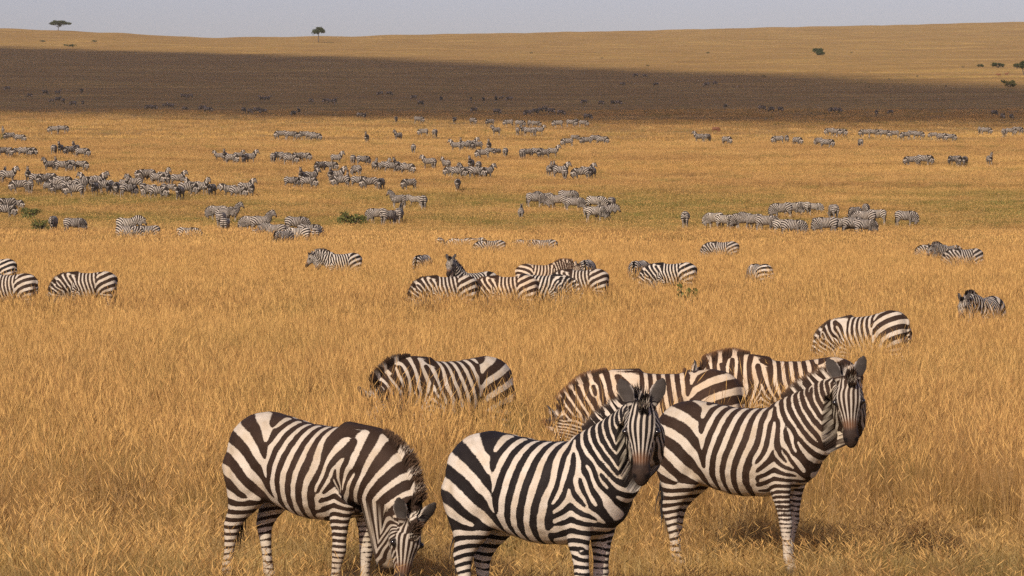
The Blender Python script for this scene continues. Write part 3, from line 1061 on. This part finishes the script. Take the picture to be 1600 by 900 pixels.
def leaves(centres, radii, n, size, seed, mat, name):
    rg = np.random.default_rng(seed)
    V, F, ti = [], [], []
    for k in range(n):
        q = rg.integers(len(centres))
        d = rg.normal(size=3); d /= np.linalg.norm(d)
        p = centres[q] + d * radii[q] * rg.uniform(.35, 1.0)
        a = rg.normal(size=3); a /= np.linalg.norm(a)
        b = np.cross(a, rg.normal(size=3)); b /= np.linalg.norm(b)
        s = size * rg.uniform(.6, 1.4)
        i0 = len(V)
        V += [p - a * s, p + b * s * .55, p + a * s, p - b * s * .55]
        F.append((i0, i0 + 1, i0 + 2, i0 + 3))
        ti += [rg.uniform()] * 4
    me = mesh_np(name, V, F, mat, smooth=False); fattr(me, 'tint', ti)
    return me


def acacia(loc, height, width, seed, label, clear=.5, group='acacia trees on the hill'):
    rg = np.random.default_rng(seed)
    V, F = [], []
    top = height * clear
    tube(V, F, [(0, 0, -.3), (.08, 0, top * .4), (-.05, .05, top * .75), (0, 0, top)], [.34, .26, .22, .2], 9)
    cs, rs = [], []
    for k in range(9):
        a = 6.28 * k / 9 + rg.uniform(-.3, .3); L = width / 2 * rg.uniform(.45, .95)
        e = np.array([L * math.cos(a), L * math.sin(a), height * (rg.uniform(.72, .88) - .10 * (L / width * 2) ** 2)])
        tube(V, F, [(0, 0, top * .85), tuple(e * np.array([.4, .4, 0]) + np.array([0, 0, top * 1.12])), tuple(e)], [.14, .09, .035], 6)
        for q in range(3):
            cs.append(e + np.array([rg.normal(0, width * .09), rg.normal(0, width * .09), height * rg.uniform(-.02, .06)]))
            rs.append(np.array([width * .14, width * .14, height * .15]) * rg.uniform(.8, 1.25))
    for k in range(8):
        a = rg.uniform(0, 6.28); L = width * .28 * math.sqrt(rg.uniform())
        cs.append(np.array([L * math.cos(a), L * math.sin(a), height * rg.uniform(.90, .98)])); rs.append(np.array([width * .14, width * .14, height * .12]))
    root = link(bpy.data.objects.new('acacia_tree', None)); root.location = loc
    root.rotation_euler.z = rg.uniform(0, 6.28)
    link(bpy.data.objects.new('trunk', mesh_np('trunk', V, F, BARK)), root)
    link(bpy.data.objects.new('crown', leaves(cs, rs, 2600, width * .034, seed + 1, LEAF_DARK, 'crown')), root)
    return tag(root, label, 'tree', group)


def shrub(loc, height, width, seed, label, cat='bush', n=600, mat=None, name='green_shrub', group=None):
    rg = np.random.default_rng(seed)
    V, F = [], []
    cs, rs = [], []
    for k in range(16):
        a = rg.uniform(0, 6.28); L = width * .40 * math.sqrt(rg.uniform(.05, 1))
        e = np.array([L * math.cos(a), L * math.sin(a) * .8, height * rg.uniform(.16, .84)])
        tube(V, F, [(e[0] * .1, e[1] * .1, -.03 * height), tuple(e * np.array([.5, .5, .55])), tuple(e)], [.03 * height, .022 * height, .008 * height], 5)
        cs.append(e); rs.append(np.array([width * .17, width * .17, height * .22]) * rg.uniform(.7, 1.2))
    root = link(bpy.data.objects.new(name, None)); root.location = loc
    link(bpy.data.objects.new('stems', mesh_np('stems', V, F, BARK)), root)
    link(bpy.data.objects.new('foliage', leaves(cs, rs, n, max(width, height) * .045, seed + 1, mat or LEAF_BUSH, 'foliage')), root)
    return tag(root, label, cat, group)


for px, row, wpx, hpx, clear, label in (
        (92, 48, 27, 15, .42, 'flat topped acacia on the left skyline'),
        (498, 66, 21, 22, .62, 'slender acacia with a pale trunk on the skyline right of the dip'),
        ):
    p = on_ground(px, row); s = FPX / p.y
    acacia(p, hpx / s, wpx / s * 1.12, int(px), label, clear)
p = on_ground(1277, 86); s = FPX / p.y
shrub(p, 11 / s, 23 / s, 41, 'dark rounded acacia standing alone on the hillside at the right', 'tree', 1500, LEAF_DARK, 'acacia_tree', 'acacia trees on the hill')
p = on_ground(1601, 125); s = FPX / p.y
acacia(p, 28 / s, 22 / s, 77, 'dark green tree cut by the right edge of the picture', .25)
for px, row, wpx, hpx, label, mat in (
        (1531, 105, 13, 5, 'leftmost small shrub left of the tree at the right edge', LEAF_DARK),
        (1559, 106, 23, 8, 'wide dark shrub left of the tree at the right edge', LEAF_DARK),
        (1589, 107, 16, 8, 'shrub touching the tree at the right edge', LEAF_DARK),
        (1576, 137, 28, 13, 'light green shrub below the tree at the right edge', LEAF_BUSH),
        (46, 345, 40, 21, 'low dark green shrub left of two zebra rumps at the left', LEAF_BUSH),
        (65, 367, 36, 29, 'round bright green shrub, the nearer of two at the left', LEAF_BUSH),
        (550, 355, 52, 26, 'spreading green shrub in front of grazing zebras near the middle', LEAF_BUSH),
        (3, 219, 12, 11, 'small green shrub on the left edge among far zebras', LEAF_BUSH),
        (1123, 343, 20, 6, 'low green tuft behind grazing zebras right of the middle', LEAF_BUSH)):
    p = on_ground(px, row); s = FPX / p.y
    shrub(p, hpx / s, wpx / s, int(px) + 3, label, mat=mat)
for px, row, wpx, hpx, n, label in (
        (790, 474, 20, 36, 130, 'thin green herb in the grass before the group of seven zebras'),
        (1075, 510, 44, 72, 300, 'loose grey green herb in tall grass right of the middle'),
        ):
    p = on_ground(px, row); s = FPX / p.y
    shrub(p, hpx / s, wpx / s, int(px) + 3, label, 'plant', n, LEAF_BUSH, 'wild_herb')
for px, row, wpx, hpx, label in (
        (1105, 84, 9, 3, 'tiny dark bush high on the far hillside, left of the lone hillside acacia'),
        (1168, 112, 7, 4, 'tiny dark bush halfway down the sunlit hill, below left of the lone acacia'),
        (1193, 121, 9, 4, 'tiny dark bush just above the shadow edge, below left of the lone acacia'),
        (1330, 84, 6, 3, 'tiny dark bush right of the lone hillside acacia, level with it'),
        (1433, 121, 6, 4, 'tiny dark bush halfway between the lone acacia and the right edge shrubs'),
        (1504, 106, 7, 4, 'tiny dark bush just left of the shrubs at the right edge'),
        (1478, 136, 6, 4, 'tiny dark bush above the shadow edge, left of the light green shrub'),
        (1357, 138, 6, 3, 'tiny dark bush touching the shadow edge, below right of the lone acacia'),
        (1389, 125, 5, 3, 'tiny dark bush on the lower sunlit hill, right of the lone acacia'),
        (67, 66, 12, 3, 'low dark bush below left of the left skyline acacia'),
        (147, 66, 14, 3, 'low dark bush below right of the left skyline acacia'),
        (108, 73, 24, 4, 'wide low dark bush touching the cloud shadow at the left'),
        (830, 84, 7, 3, 'tiny dark bush high on the hill near the middle of the picture'),
        (1012, 104, 8, 3, 'tiny dark bush by the shadow edge right of the middle'),
        (940, 92, 6, 3, 'tiny dark bush on the open hill just right of the middle')):
    p = on_ground(px, row); s = FPX / p.y
    shrub(p, hpx / s, wpx / s, int(px) + 9, label, 'bush', 120, LEAF_DARK, 'low_bush', 'tiny bushes on the far hill')

# ------------------------------------------------------------------ the herd
YAW = {'R': 0, 'L': 180, 'F': -92, 'B': 88, 'FR': -38, 'FL': -142, 'BR': 38, 'BL': 142}
FACE_W = {'R': 'facing right', 'L': 'facing left', 'F': 'facing the camera', 'B': 'seen from behind', 'FR': 'turned right and towards the camera',
          'FL': 'turned left and towards the camera', 'BR': 'walking away to the right', 'BL': 'walking away to the left'}
POSES = {
    'g': Pose([(.2, 0, 52), (.55, 3, 100), (1, 4, 110)], (4, 62, 0), (.10, -.06, -.08, .08)),
    'h': Pose([(.2, 6, 50), (.55, 16, 96), (1, 26, 106)], (30, 66, 6), (-.10, .08, .06, -.10)),
    'w': Pose([(.3, 0, 22), (.7, 0, 44), (1, 0, 48)], (0, 8, 0), (.14, -.12, -.12, .14)),
    'u': Pose([(.5, 0, -4), (1, 0, -6)], (0, 4, 0), (.02, -.03, .03, -.03)),
    'v': Pose([(.5, 14, -6), (1, 34, -6)], (44, 8, 0), (-.03, .03, -.04, .05))}
POSE_W = {'g': 'grazing', 'h': 'grazing', 'w': 'with its neck low', 'u': 'with its head raised', 'v': 'with its head raised'}
_cache = {}


def proto(pose, lod, coat, variant=0):
    key = (pose, lod, coat, variant)
    if key not in _cache:
        fds, src = {'h': (FD, REST), 'm': (FD_M, REST_M), 'l': (FD_L, REST_L)}[lod]
        fd = fds[variant % len(fds)]
        P = POSES[pose] if isinstance(pose, str) else pose
        b = body_mesh(fd, src, P, MATS[coat][0])
        big = lod != 'l'
        m = mane_mesh(fd, P, MATS[coat][1], *((150, 9, .007) if lod == 'h' else (60, 4, .019) if lod == 'm' else (30, 2, .04)))
        t = tuft_mesh(70 if lod == 'h' else 26 if lod == 'm' else 10) if big else None
        e = [eye_mesh(s, P) for s in (1, -1)] if lod == 'h' else None
        _cache[key] = (b, m, t, e)
    return _cache[key]


def zebra(pose, lod, coat, loc, yaw, size, label, group, variant=0, parts=True):
    b, m, t, e = proto(pose, lod, coat, variant)
    o = link(bpy.data.objects.new('zebra', b))
    o.location = loc; o.rotation_euler.z = R(yaw); o.scale = (size,) * 3
    if parts:
        link(bpy.data.objects.new('mane', m), o)
        if t: link(bpy.data.objects.new('tail_tuft', t), o)
        for k in e or []: link(bpy.data.objects.new('eye', k), o)
    return tag(o, label, 'zebra', group)


# --- the three nearest
NEAR = 'zebras in the nearest rows'
P_A = Pose([(.2, -3, 48), (.55, -8, 94), (1, -14, 106)], (-42, 30, -6), (.05, -.04, .10, -.12))
P_B = Pose([(.45, -10, 6), (.75, -24, 8), (1, -36, 4)], (-60, 27, 0), (-.04, .03, -.03, .05))
P_C = Pose([(.45, -4, 10), (.75, -12, 11), (1, -22, 8)], (-62, 25, 4), (-.06, .10, -.12, .06))
for pose, px, top, yaw, coat, var, size, label in (
        (P_A, 482, 648, -36, 'brown', 0, 1.0, 'brown striped zebra at the left of the nearest three, grazing with head low'),
        (P_B, 852, 678, -36, 'black', 1, 1.0, 'black striped zebra in the middle of the nearest three, looking at the camera'),
        (P_C, 1164, 628, -31, 'brown', 2, 1.0, 'brown zebra at the right of the nearest three, looking at the camera')):
    o = zebra(pose, 'h', coat, place(px, top, 1.30 * size), yaw, size, label, NEAR, var)
    if px < 500: o.rotation_euler.y = R(4); o.location.z -= .02

# --- single zebras standing in the tall grass
P_W1 = Pose([(.25, 6, 40), (.65, 12, 76), (1, 16, 84)], (40, 50, 0), (.1, -.1, -.1, .1))
P_W3 = Pose([(.25, 0, 32), (.7, 0, 56), (1, 0, 58)], (0, 14, 0), (.1, -.1, -.1, .1))
P_W2 = Pose([(.2, 4, 46), (.6, 6, 78), (1, 8, 84)], (10, 52, 0), (.1, -.1, -.1, .1))
for pose, lod, px, top, yaw, coat, var, size, label in (
        (P_W1, 'h', 705, 558, -150, 'brown', 0, 1.0, 'zebra grazing left in tall grass above the gap between left and middle nearest zebras'),
        (P_W2, 'h', 1042, 577, 174, 'russet', 2, 1.0, 'grazing zebra in tall grass directly behind the middle zebra, facing left'),
        (P_W3, 'h', 1240, 558, 180, 'russet', 0, 1.0, 'zebra with a long mane line and neck low, its rump behind the right zebra'),
        ('g', 'h', 1366, 489, 148, 'brown', 2, 1.01, 'grazing zebra in tall grass showing both buttocks, above the right nearest zebra'),
        ('w', 'm', 1538, 463, -122, 'black', 0, .95, 'lone zebra near the right edge in tall grass, its head lowered left'),
        ('h', 'm', 138, 424, 180, 'brown', 0, 1.0, 'zebra at the left edge row whose whole back and round rump show'),
        ('g', 'm', 15, 427, 165, 'brown', 1, 1.0, 'zebra cut by the left edge, just left of the one with the round rump'),
        ('g', 'm', -8, 404, 165, 'black', 0, 1.0, 'zebra rump rising behind the zebra cut by the left edge'),
        ('w', 'm', 533, 395, -168, 'black', 1, 1.0, 'lone zebra left of the middle facing left with its neck low'),
        ('g', 'm', 659, 398, -105, 'black', 0, .95, 'small zebra alone in tall grass right of a lone standing zebra'),
        ('h', 'm', 700, 430, 185, 'brown', 0, 1.0, 'dark zebra grazing behind the one that lifts its head'),
        ('v', 'm', 740, 424, -148, 'black', 1, 1.0, 'zebra lifting its head above a group of seven, looking left'),
        ('g', 'm', 795, 430, 176, 'russet', 0, 1.0, 'zebra half hidden by grass in the middle of the group of seven'),
        ('g', 'm', 848, 428, -12, 'black', 1, 1.0, 'zebra with bold side stripes near the right of the group of seven'),
        ('w', 'm', 845, 412, 4, 'russet', 1, 1.0, 'zebra at the back of the group of seven facing right'),
        ('g', 'm', 909, 420, 172, 'brown', 0, 1.0, 'rightmost zebra of the group of seven, rump to the right'),
        ('h', 'm', 916, 406, -100, 'black', 1, .95, 'zebra standing just behind the rightmost one of the group of seven'),
        ('g', 'm', 1050, 410, 172, 'black', 0, 1.0, 'side view zebra grazing left in tall grass right of the middle'),
        ('h', 'm', 998, 407, -110, 'black', 1, .95, 'small zebra behind the head of a side view grazing zebra'),
        ('g', 'm', 1187, 412, 112, 'black', 1, .9, 'lone zebra seen nearly from behind among the grass at the right')):
    o = zebra(pose, lod, coat, place(px, top, 1.30 * size), yaw, size, label, NEAR if lod == 'h' else 'zebras in the tall grass', var)
    if yaw == 148: o.rotation_euler.y = R(7)

# --- the herds further off: a phrase, then x, row of the back, facing and pose of every animal
HERDS = [
 ('the row of backs showing above the tall grass', 'm', '687,371,B,g 722,372,L,g 742,371,FL,h 768,375,L,g 822,374,L,g 850,374,L,g 1129,377,L,g'),
 ('the three deep in grass at the far right', 'm', '1459,382,L,g 1482,383,FL,w 1508,388,L,g'),
 ('the left pair by green shrubs', 'm', '83,337,F,g 115,340,BR,g'),
 ('the cluster below the dense left herd', 'm', '199,340,R,w 199,352,R,g 232,352,L,g 293,355,R,g'),
 ('the tight knot left of the middle', 'm', '340,321,L,g 350,326,FR,w 361,323,R,u 346,331,B,g 352,340,B,g 395,337,L,g 408,337,R,u'),
 ('the loose bunch right of the tight knot', 'm', '401,358,B,g 430,350,L,w 462,338,R,g 443,360,FL,g 466,355,L,g 482,350,R,g 495,355,B,g'),
 ('the two pairs by the spreading shrub', 'm', '590,325,L,g 607,328,BR,g 624,325,B,u 622,304,FL,u 648,306,L,w 662,305,B,g'),
 ('the bunch above the group of seven', 'm', '814,325,B,u 836,301,R,g 852,301,L,w 872,304,L,g 886,297,R,g 897,308,R,g'),
 ('the small group right of the middle', 'm', '930,306,FR,h 956,308,B,g 930,322,R,g 944,321,R,w 917,323,B,g'),
 ('the grazing line on the right', 'm', '1071,330,B,g 1117,332,BL,g 1132,335,FR,g 1161,333,L,g 1176,334,L,w 1196,336,R,g 1224,342,R,g 1238,343,R,g'),
 ('the back row of the right herd', 'm', '1222,317,L,g 1238,316,R,g 1256,315,BL,g 1272,317,FR,g 1302,319,B,g'),
 ('the right herd', 'm', '1336,323,FL,g 1353,318,F,h 1352,329,L,g 1370,327,L,g 1274,340,B,g 1292,339,L,g 1312,340,R,g 1331,339,R,h 1350,342,R,g 1414,329,R,g'),
 ('the dense herd at the left', 'l', '5,266,R,u 14,266,R,u 31,281,L,g 44,266,F,u 47,281,B,g 58,271,R,g 70,272,L,g 79,270,FR,h 75,285,R,g 88,279,L,g 98,275,R,g 91,288,FL,g 108,283,R,g 118,287,L,g 127,279,R,w 137,275,L,u 148,285,F,g 150,276,R,u 156,274,R,u 165,281,L,g 172,284,F,g 182,284,F,g 194,280,R,u 200,287,BR,g 211,278,L,u 220,266,R,g 229,264,FL,g 239,265,R,g 246,270,FR,g 255,268,R,u 263,271,L,g 278,272,R,u 225,286,B,g 235,288,BL,g 246,290,R,g 256,287,L,g 268,287,FR,g 281,291,F,g 292,285,R,g 302,283,L,u 316,284,R,u 331,287,R,g 359,289,L,w 371,291,R,g 384,285,R,u 393,287,F,g'),
 ('the corner bunch at the left edge', 'l', '12,309,L,g 27,312,R,g 8,319,R,g'),
 ('the upper left trio', 'l', '5,200,B,u 16,207,FL,g 31,210,R,g'),
 ('the line on the left edge', 'l', '4,230,L,g 16,230,R,g 28,231,L,g 38,230,R,g 46,230,R,g'),
 ('the far left pair above the herds', 'l', '85,197,L,g 98,196,R,g'),
 ('the compact bunch at upper left', 'l', '85,226,L,g 95,226,R,u 109,228,FL,g 119,226,F,u 128,231,R,g'),
 ('the line just above the dense left herd', 'l', '77,251,FL,u 88,250,F,u 98,251,R,g 111,250,L,g 127,251,R,g'),
 ('the line of six left of the middle', 'l', '342,239,L,u 352,238,F,u 362,240,R,g 373,238,R,u 383,240,L,g 391,239,R,u'),
 ('the bunch right of the line of six', 'l', '427,239,B,g 436,237,FL,g 445,238,R,g 453,241,R,g 466,238,L,g 475,238,FR,g'),
 ('the far five left of the upper middle bunch', 'l', '440,204,L,g 455,205,R,g 476,205,L,g 485,206,R,g 492,208,R,g'),
 ('the scattered few above the middle', 'l', '573,210,F,u 622,207,FL,u 646,225,B,g 662,201,L,g 680,202,R,g 654,182,R,g 619,182,R,g'),
 ('the middle herd', 'l', '472,268,F,u 486,268,R,u 455,276,R,g 481,276,R,g 500,252,L,g 515,252,R,g 526,241,R,u 552,242,B,g 567,243,R,g 557,258,L,g 517,266,F,u 526,266,R,u 534,274,L,g 543,274,F,u 560,275,R,g 578,277,L,g 595,278,R,g 586,252,R,u 593,254,B,g 602,252,FR,u 611,253,R,g 620,252,F,u 628,254,L,g 636,255,R,g 640,279,L,g'),
 ('the dark bunch right of the middle herd', 'l', '669,247,L,u 678,247,B,g 697,250,L,u 707,260,L,g 715,261,R,g 727,260,FL,u 736,249,F,u 748,252,B,g 744,260,R,g 752,261,L,g 761,261,R,u 715,279,R,g'),
 ('the upper middle bunch', 'l', '712,222,L,u 721,220,F,u 729,221,R,g 737,219,R,u 746,221,L,g 764,222,F,u 755,233,L,g 765,231,R,g 777,232,FL,g 790,231,B,g'),
 ('the row right of the upper middle bunch', 'l', '815,233,B,g 824,232,FL,g 839,231,R,g 850,233,L,g 864,231,R,u'),
 ('the far row above the upper middle bunch', 'l', '775,199,FL,u 809,199,B,g 818,198,L,u 826,199,R,g 835,199,B,g 843,199,R,u'),
 ('the far right row of the middle', 'l', '887,216,L,g 898,211,R,g 916,214,L,g 930,211,R,g 940,213,R,g'),
 ('the tight pair of knots right of the middle', 'l', '859,258,L,u 867,257,F,u 876,259,R,u 883,263,B,g 908,262,L,g 917,260,R,u 925,261,R,g'),
 ('the highest sunlit row in the middle', 'l', '710,183,L,g 739,184,R,g 766,186,L,g 795,187,L,g 812,188,R,g 827,188,L,g 837,189,R,g 872,188,L,g 892,187,R,g 900,186,R,g 911,188,R,g'),
 ('the far pair in open grass right of the middle', 'l', '1092,209,L,u 1105,209,R,g 1135,213,R,g'),
 ('the far line of pale backs right of the middle', 'l', '1216,212,L,g 1229,211,R,g 1245,214,R,g 1279,215,L,g 1291,217,R,g 1344,217,R,g'),
 ('the far right string', 'l', '1297,200,L,g 1305,201,R,g 1313,201,R,g 1352,202,L,g 1364,202,R,g 1372,202,L,g 1382,203,R,g 1397,204,L,g 1415,206,L,g 1425,204,R,g 1434,205,R,g 1458,207,L,g 1471,208,R,g 1484,209,R,g'),
 ('the right edge string', 'l', '1530,198,L,g 1540,199,R,g 1568,201,L,g 1578,200,R,g 1589,198,R,g'),
 ('the far pairs at the right', 'l', '1424,244,L,g 1435,242,B,g 1444,242,R,g 1489,243,L,g 1498,243,R,g 1507,244,F,g 1546,243,F,u'),
 ('the shaded group at the far left', 'f', '12,135,L,g 47,146,R,g 71,141,R,g 81,155,L,g 91,142,R,u 91,152,R,u 99,154,B,g 115,158,L,g 128,139,R,g 130,157,R,g'),
 ('the row at the edge of the cloud shadow on the left', 'f', '233,164,L,g 241,164,R,g 258,162,R,u 267,162,L,u 289,167,R,g 317,165,L,g 325,167,R,g 287,147,R,g 297,147,L,g 381,168,L,g 391,170,R,g 402,168,R,g 412,170,L,g 410,151,L,u 418,151,R,u 459,173,L,g 467,170,R,u 486,154,R,g 510,154,L,g 517,155,R,g 524,154,R,g'),
 ('the row in the cloud shadow at the middle', 'f', '563,176,R,g 570,177,L,g 594,143,L,g 608,143,R,g 647,149,L,g 657,157,R,g 689,151,R,g 736,152,L,g 755,152,R,g 775,151,F,u 783,151,R,u 796,151,L,g 741,168,L,g 776,170,R,g'),
 ('the bunch at the shadow edge right of the middle', 'f', '825,172,L,g 836,170,R,g 845,168,R,u 853,168,L,u 861,169,R,g 876,172,R,g 918,178,R,g 913,156,L,g 939,157,R,g 957,157,L,g 966,157,R,g'),
 ('the dark specks in the cloud shadow on the right', 'f', '1133,163,L,g 1190,165,R,g 1205,167,L,g 1219,167,R,g 1301,168,L,g 1308,168,R,g 1369,172,R,g 1391,172,L,g 1553,172,R,g 1566,177,L,g 1580,178,R,g'),
 ('the highest specks on the hill', 'f', '993,115,L,g 1007,116,R,g 972,129,R,g 1025,129,L,g 1104,129,L,g 1117,127,R,g'),
]
ORD = ('leftmost second third fourth fifth sixth seventh eighth ninth tenth eleventh twelfth thirteenth fourteenth fifteenth sixteenth seventeenth '
       'eighteenth nineteenth twentieth twenty-first twenty-second twenty-third twenty-fourth twenty-fifth twenty-sixth twenty-seventh twenty-eighth '
       'twenty-ninth thirtieth thirty-first thirty-second thirty-third thirty-fourth thirty-fifth thirty-sixth thirty-seventh thirty-eighth thirty-ninth '
       'fortieth forty-first forty-second forty-third forty-fourth forty-fifth forty-sixth forty-seventh forty-eighth').split()
hrg = random.Random(3)
count = 0
FARS = []
for phrase, lod, txt in HERDS:
    items = []
    for tok in txt.split():
        a = tok.split(',')
        items.append((float(a[0]), float(a[1]), a[2], a[3]))
    items.sort()
    for k, (px, row, face, pose) in enumerate(items):
        if pose == 'g' and hrg.random() < .4: pose = 'h'
        size = hrg.uniform(.92, 1.05) if hrg.random() > .07 else .76
        yaw = YAW[face] + hrg.uniform(-16, 16)
        if lod != 'm' and face in 'RL' and hrg.random() < .5:
            face = hrg.choice(['F' + face, 'F' + face, 'B' + face, 'F', 'B'])
            yaw = YAW[face] + hrg.uniform(-20, 20)
        if lod == 'f':
            FARS.append((pose, place(px, row, 1.30 * size), yaw, size)); continue
        o = ORD[k]
        lab = f'{o} zebra {"of" if o == "leftmost" else "from the left in"} {phrase}'
        if len(lab.split()) <= 14: lab += ', ' + {'g': 'grazing', 'h': 'grazing', 'w': 'neck low'}.get(pose, 'head up')
        zebra(pose, 'm' if lod == 'm' else 'l', hrg.choice(['black', 'far', 'far']) if lod == 'm' else 'far',
              place(px, row, 1.30 * size), yaw, size, lab, 'zebras in the distant herds', hrg.randrange(2) if lod == 'm' else 0)
        count += 1
# past three hundred: the tiniest ones, specks in and above the cloud shadow, as one mesh
Vs, Fs, As, off = [], [], {a: [] for a in ATTRS}, 0
fd0 = FD_L[0]
pol = [tuple(p.vertices) for p in REST_F.polygons]
for pose, loc, yaw, size in FARS:
    Q = POSES[pose].apply(FD_F['P'], FD_F['L']) * size
    c_, s_ = math.cos(R(yaw)), math.sin(R(yaw))
    Q = np.column_stack([Q[:, 0] * c_ - Q[:, 1] * s_, Q[:, 0] * s_ + Q[:, 1] * c_, Q[:, 2]]) + np.array(loc)
    Vs.append(Q); Fs += [tuple(i + off for i in p) for p in pol]; off += len(Q)
    for a in ATTRS: As[a].append(FD_F[a])
me = mesh_np('distant_zebras', np.vstack(Vs), Fs, MATS['far'][0])
for a in ATTRS: fattr(me, a, np.concatenate(As[a]))
tag(link(bpy.data.objects.new('distant_zebras', me)), 'tiny dark zebras scattered through the cloud shadow on the hillside', 'zebra herd', kind='stuff')
print('herd zebras', count)

# --- a few reddish antelopes far off
T = NT('antelope_coat')
T.pbsdf(T.mix(T.noise(T.n('ShaderNodeTexCoord').outputs['Object'], 4, 3), (.17, .065, .028), (.11, .042, .02)), .7)
for px, row, face, pose, label in ((1560, 114, 'L', 'w', 'left one of two reddish brown antelopes by the shrubs at the right edge'),
                                   (1572, 113, 'R', 'u', 'right one of two reddish brown antelopes by the shrubs at the right edge'),
                                   (1118, 196, 'R', 'g', 'single reddish antelope above the far pair right of the middle')):
    b = proto(pose, 'l', 'far')[0].copy(); b.materials.clear(); b.materials.append(T.m)
    o = link(bpy.data.objects.new('antelope', b))
    o.location = place(px, row, 1.2); o.rotation_euler.z = R(YAW[face]); o.scale = (.75, .6, .75)
    tag(o, label, 'antelope', 'reddish antelopes far off')

# ------------------------------------------------------------------ air: the far hill pales a little
bot = float(GZ.min()) - 2.0
top = float(GZ.max()) + 14.0
B = 7700.0
V = [(x, y, z) for z in (bot, top) for y in (-B, B) for x in (-B, B)]
F = [(0, 2, 3, 1), (4, 5, 7, 6), (0, 1, 5, 4), (2, 6, 7, 3), (0, 4, 6, 2), (1, 3, 7, 5)]
T = NT('pale_air')
pv = T.n('ShaderNodeVolumePrincipled')
pv.inputs['Color'].default_value = (.93, .88, .66, 1)
pv.inputs['Density'].default_value = HAZE
pv.inputs['Anisotropy'].default_value = 0.0
T.l(pv.outputs[0], T.out.inputs['Volume'])
hz = link(bpy.data.objects.new('haze', mesh_np('haze', V, F, T.m, smooth=False)))
tag(hz, 'thin dusty air over the plain', 'haze', kind='stuff')
SC.cycles.volume_bounces = 0
print('haze box', bot, top)
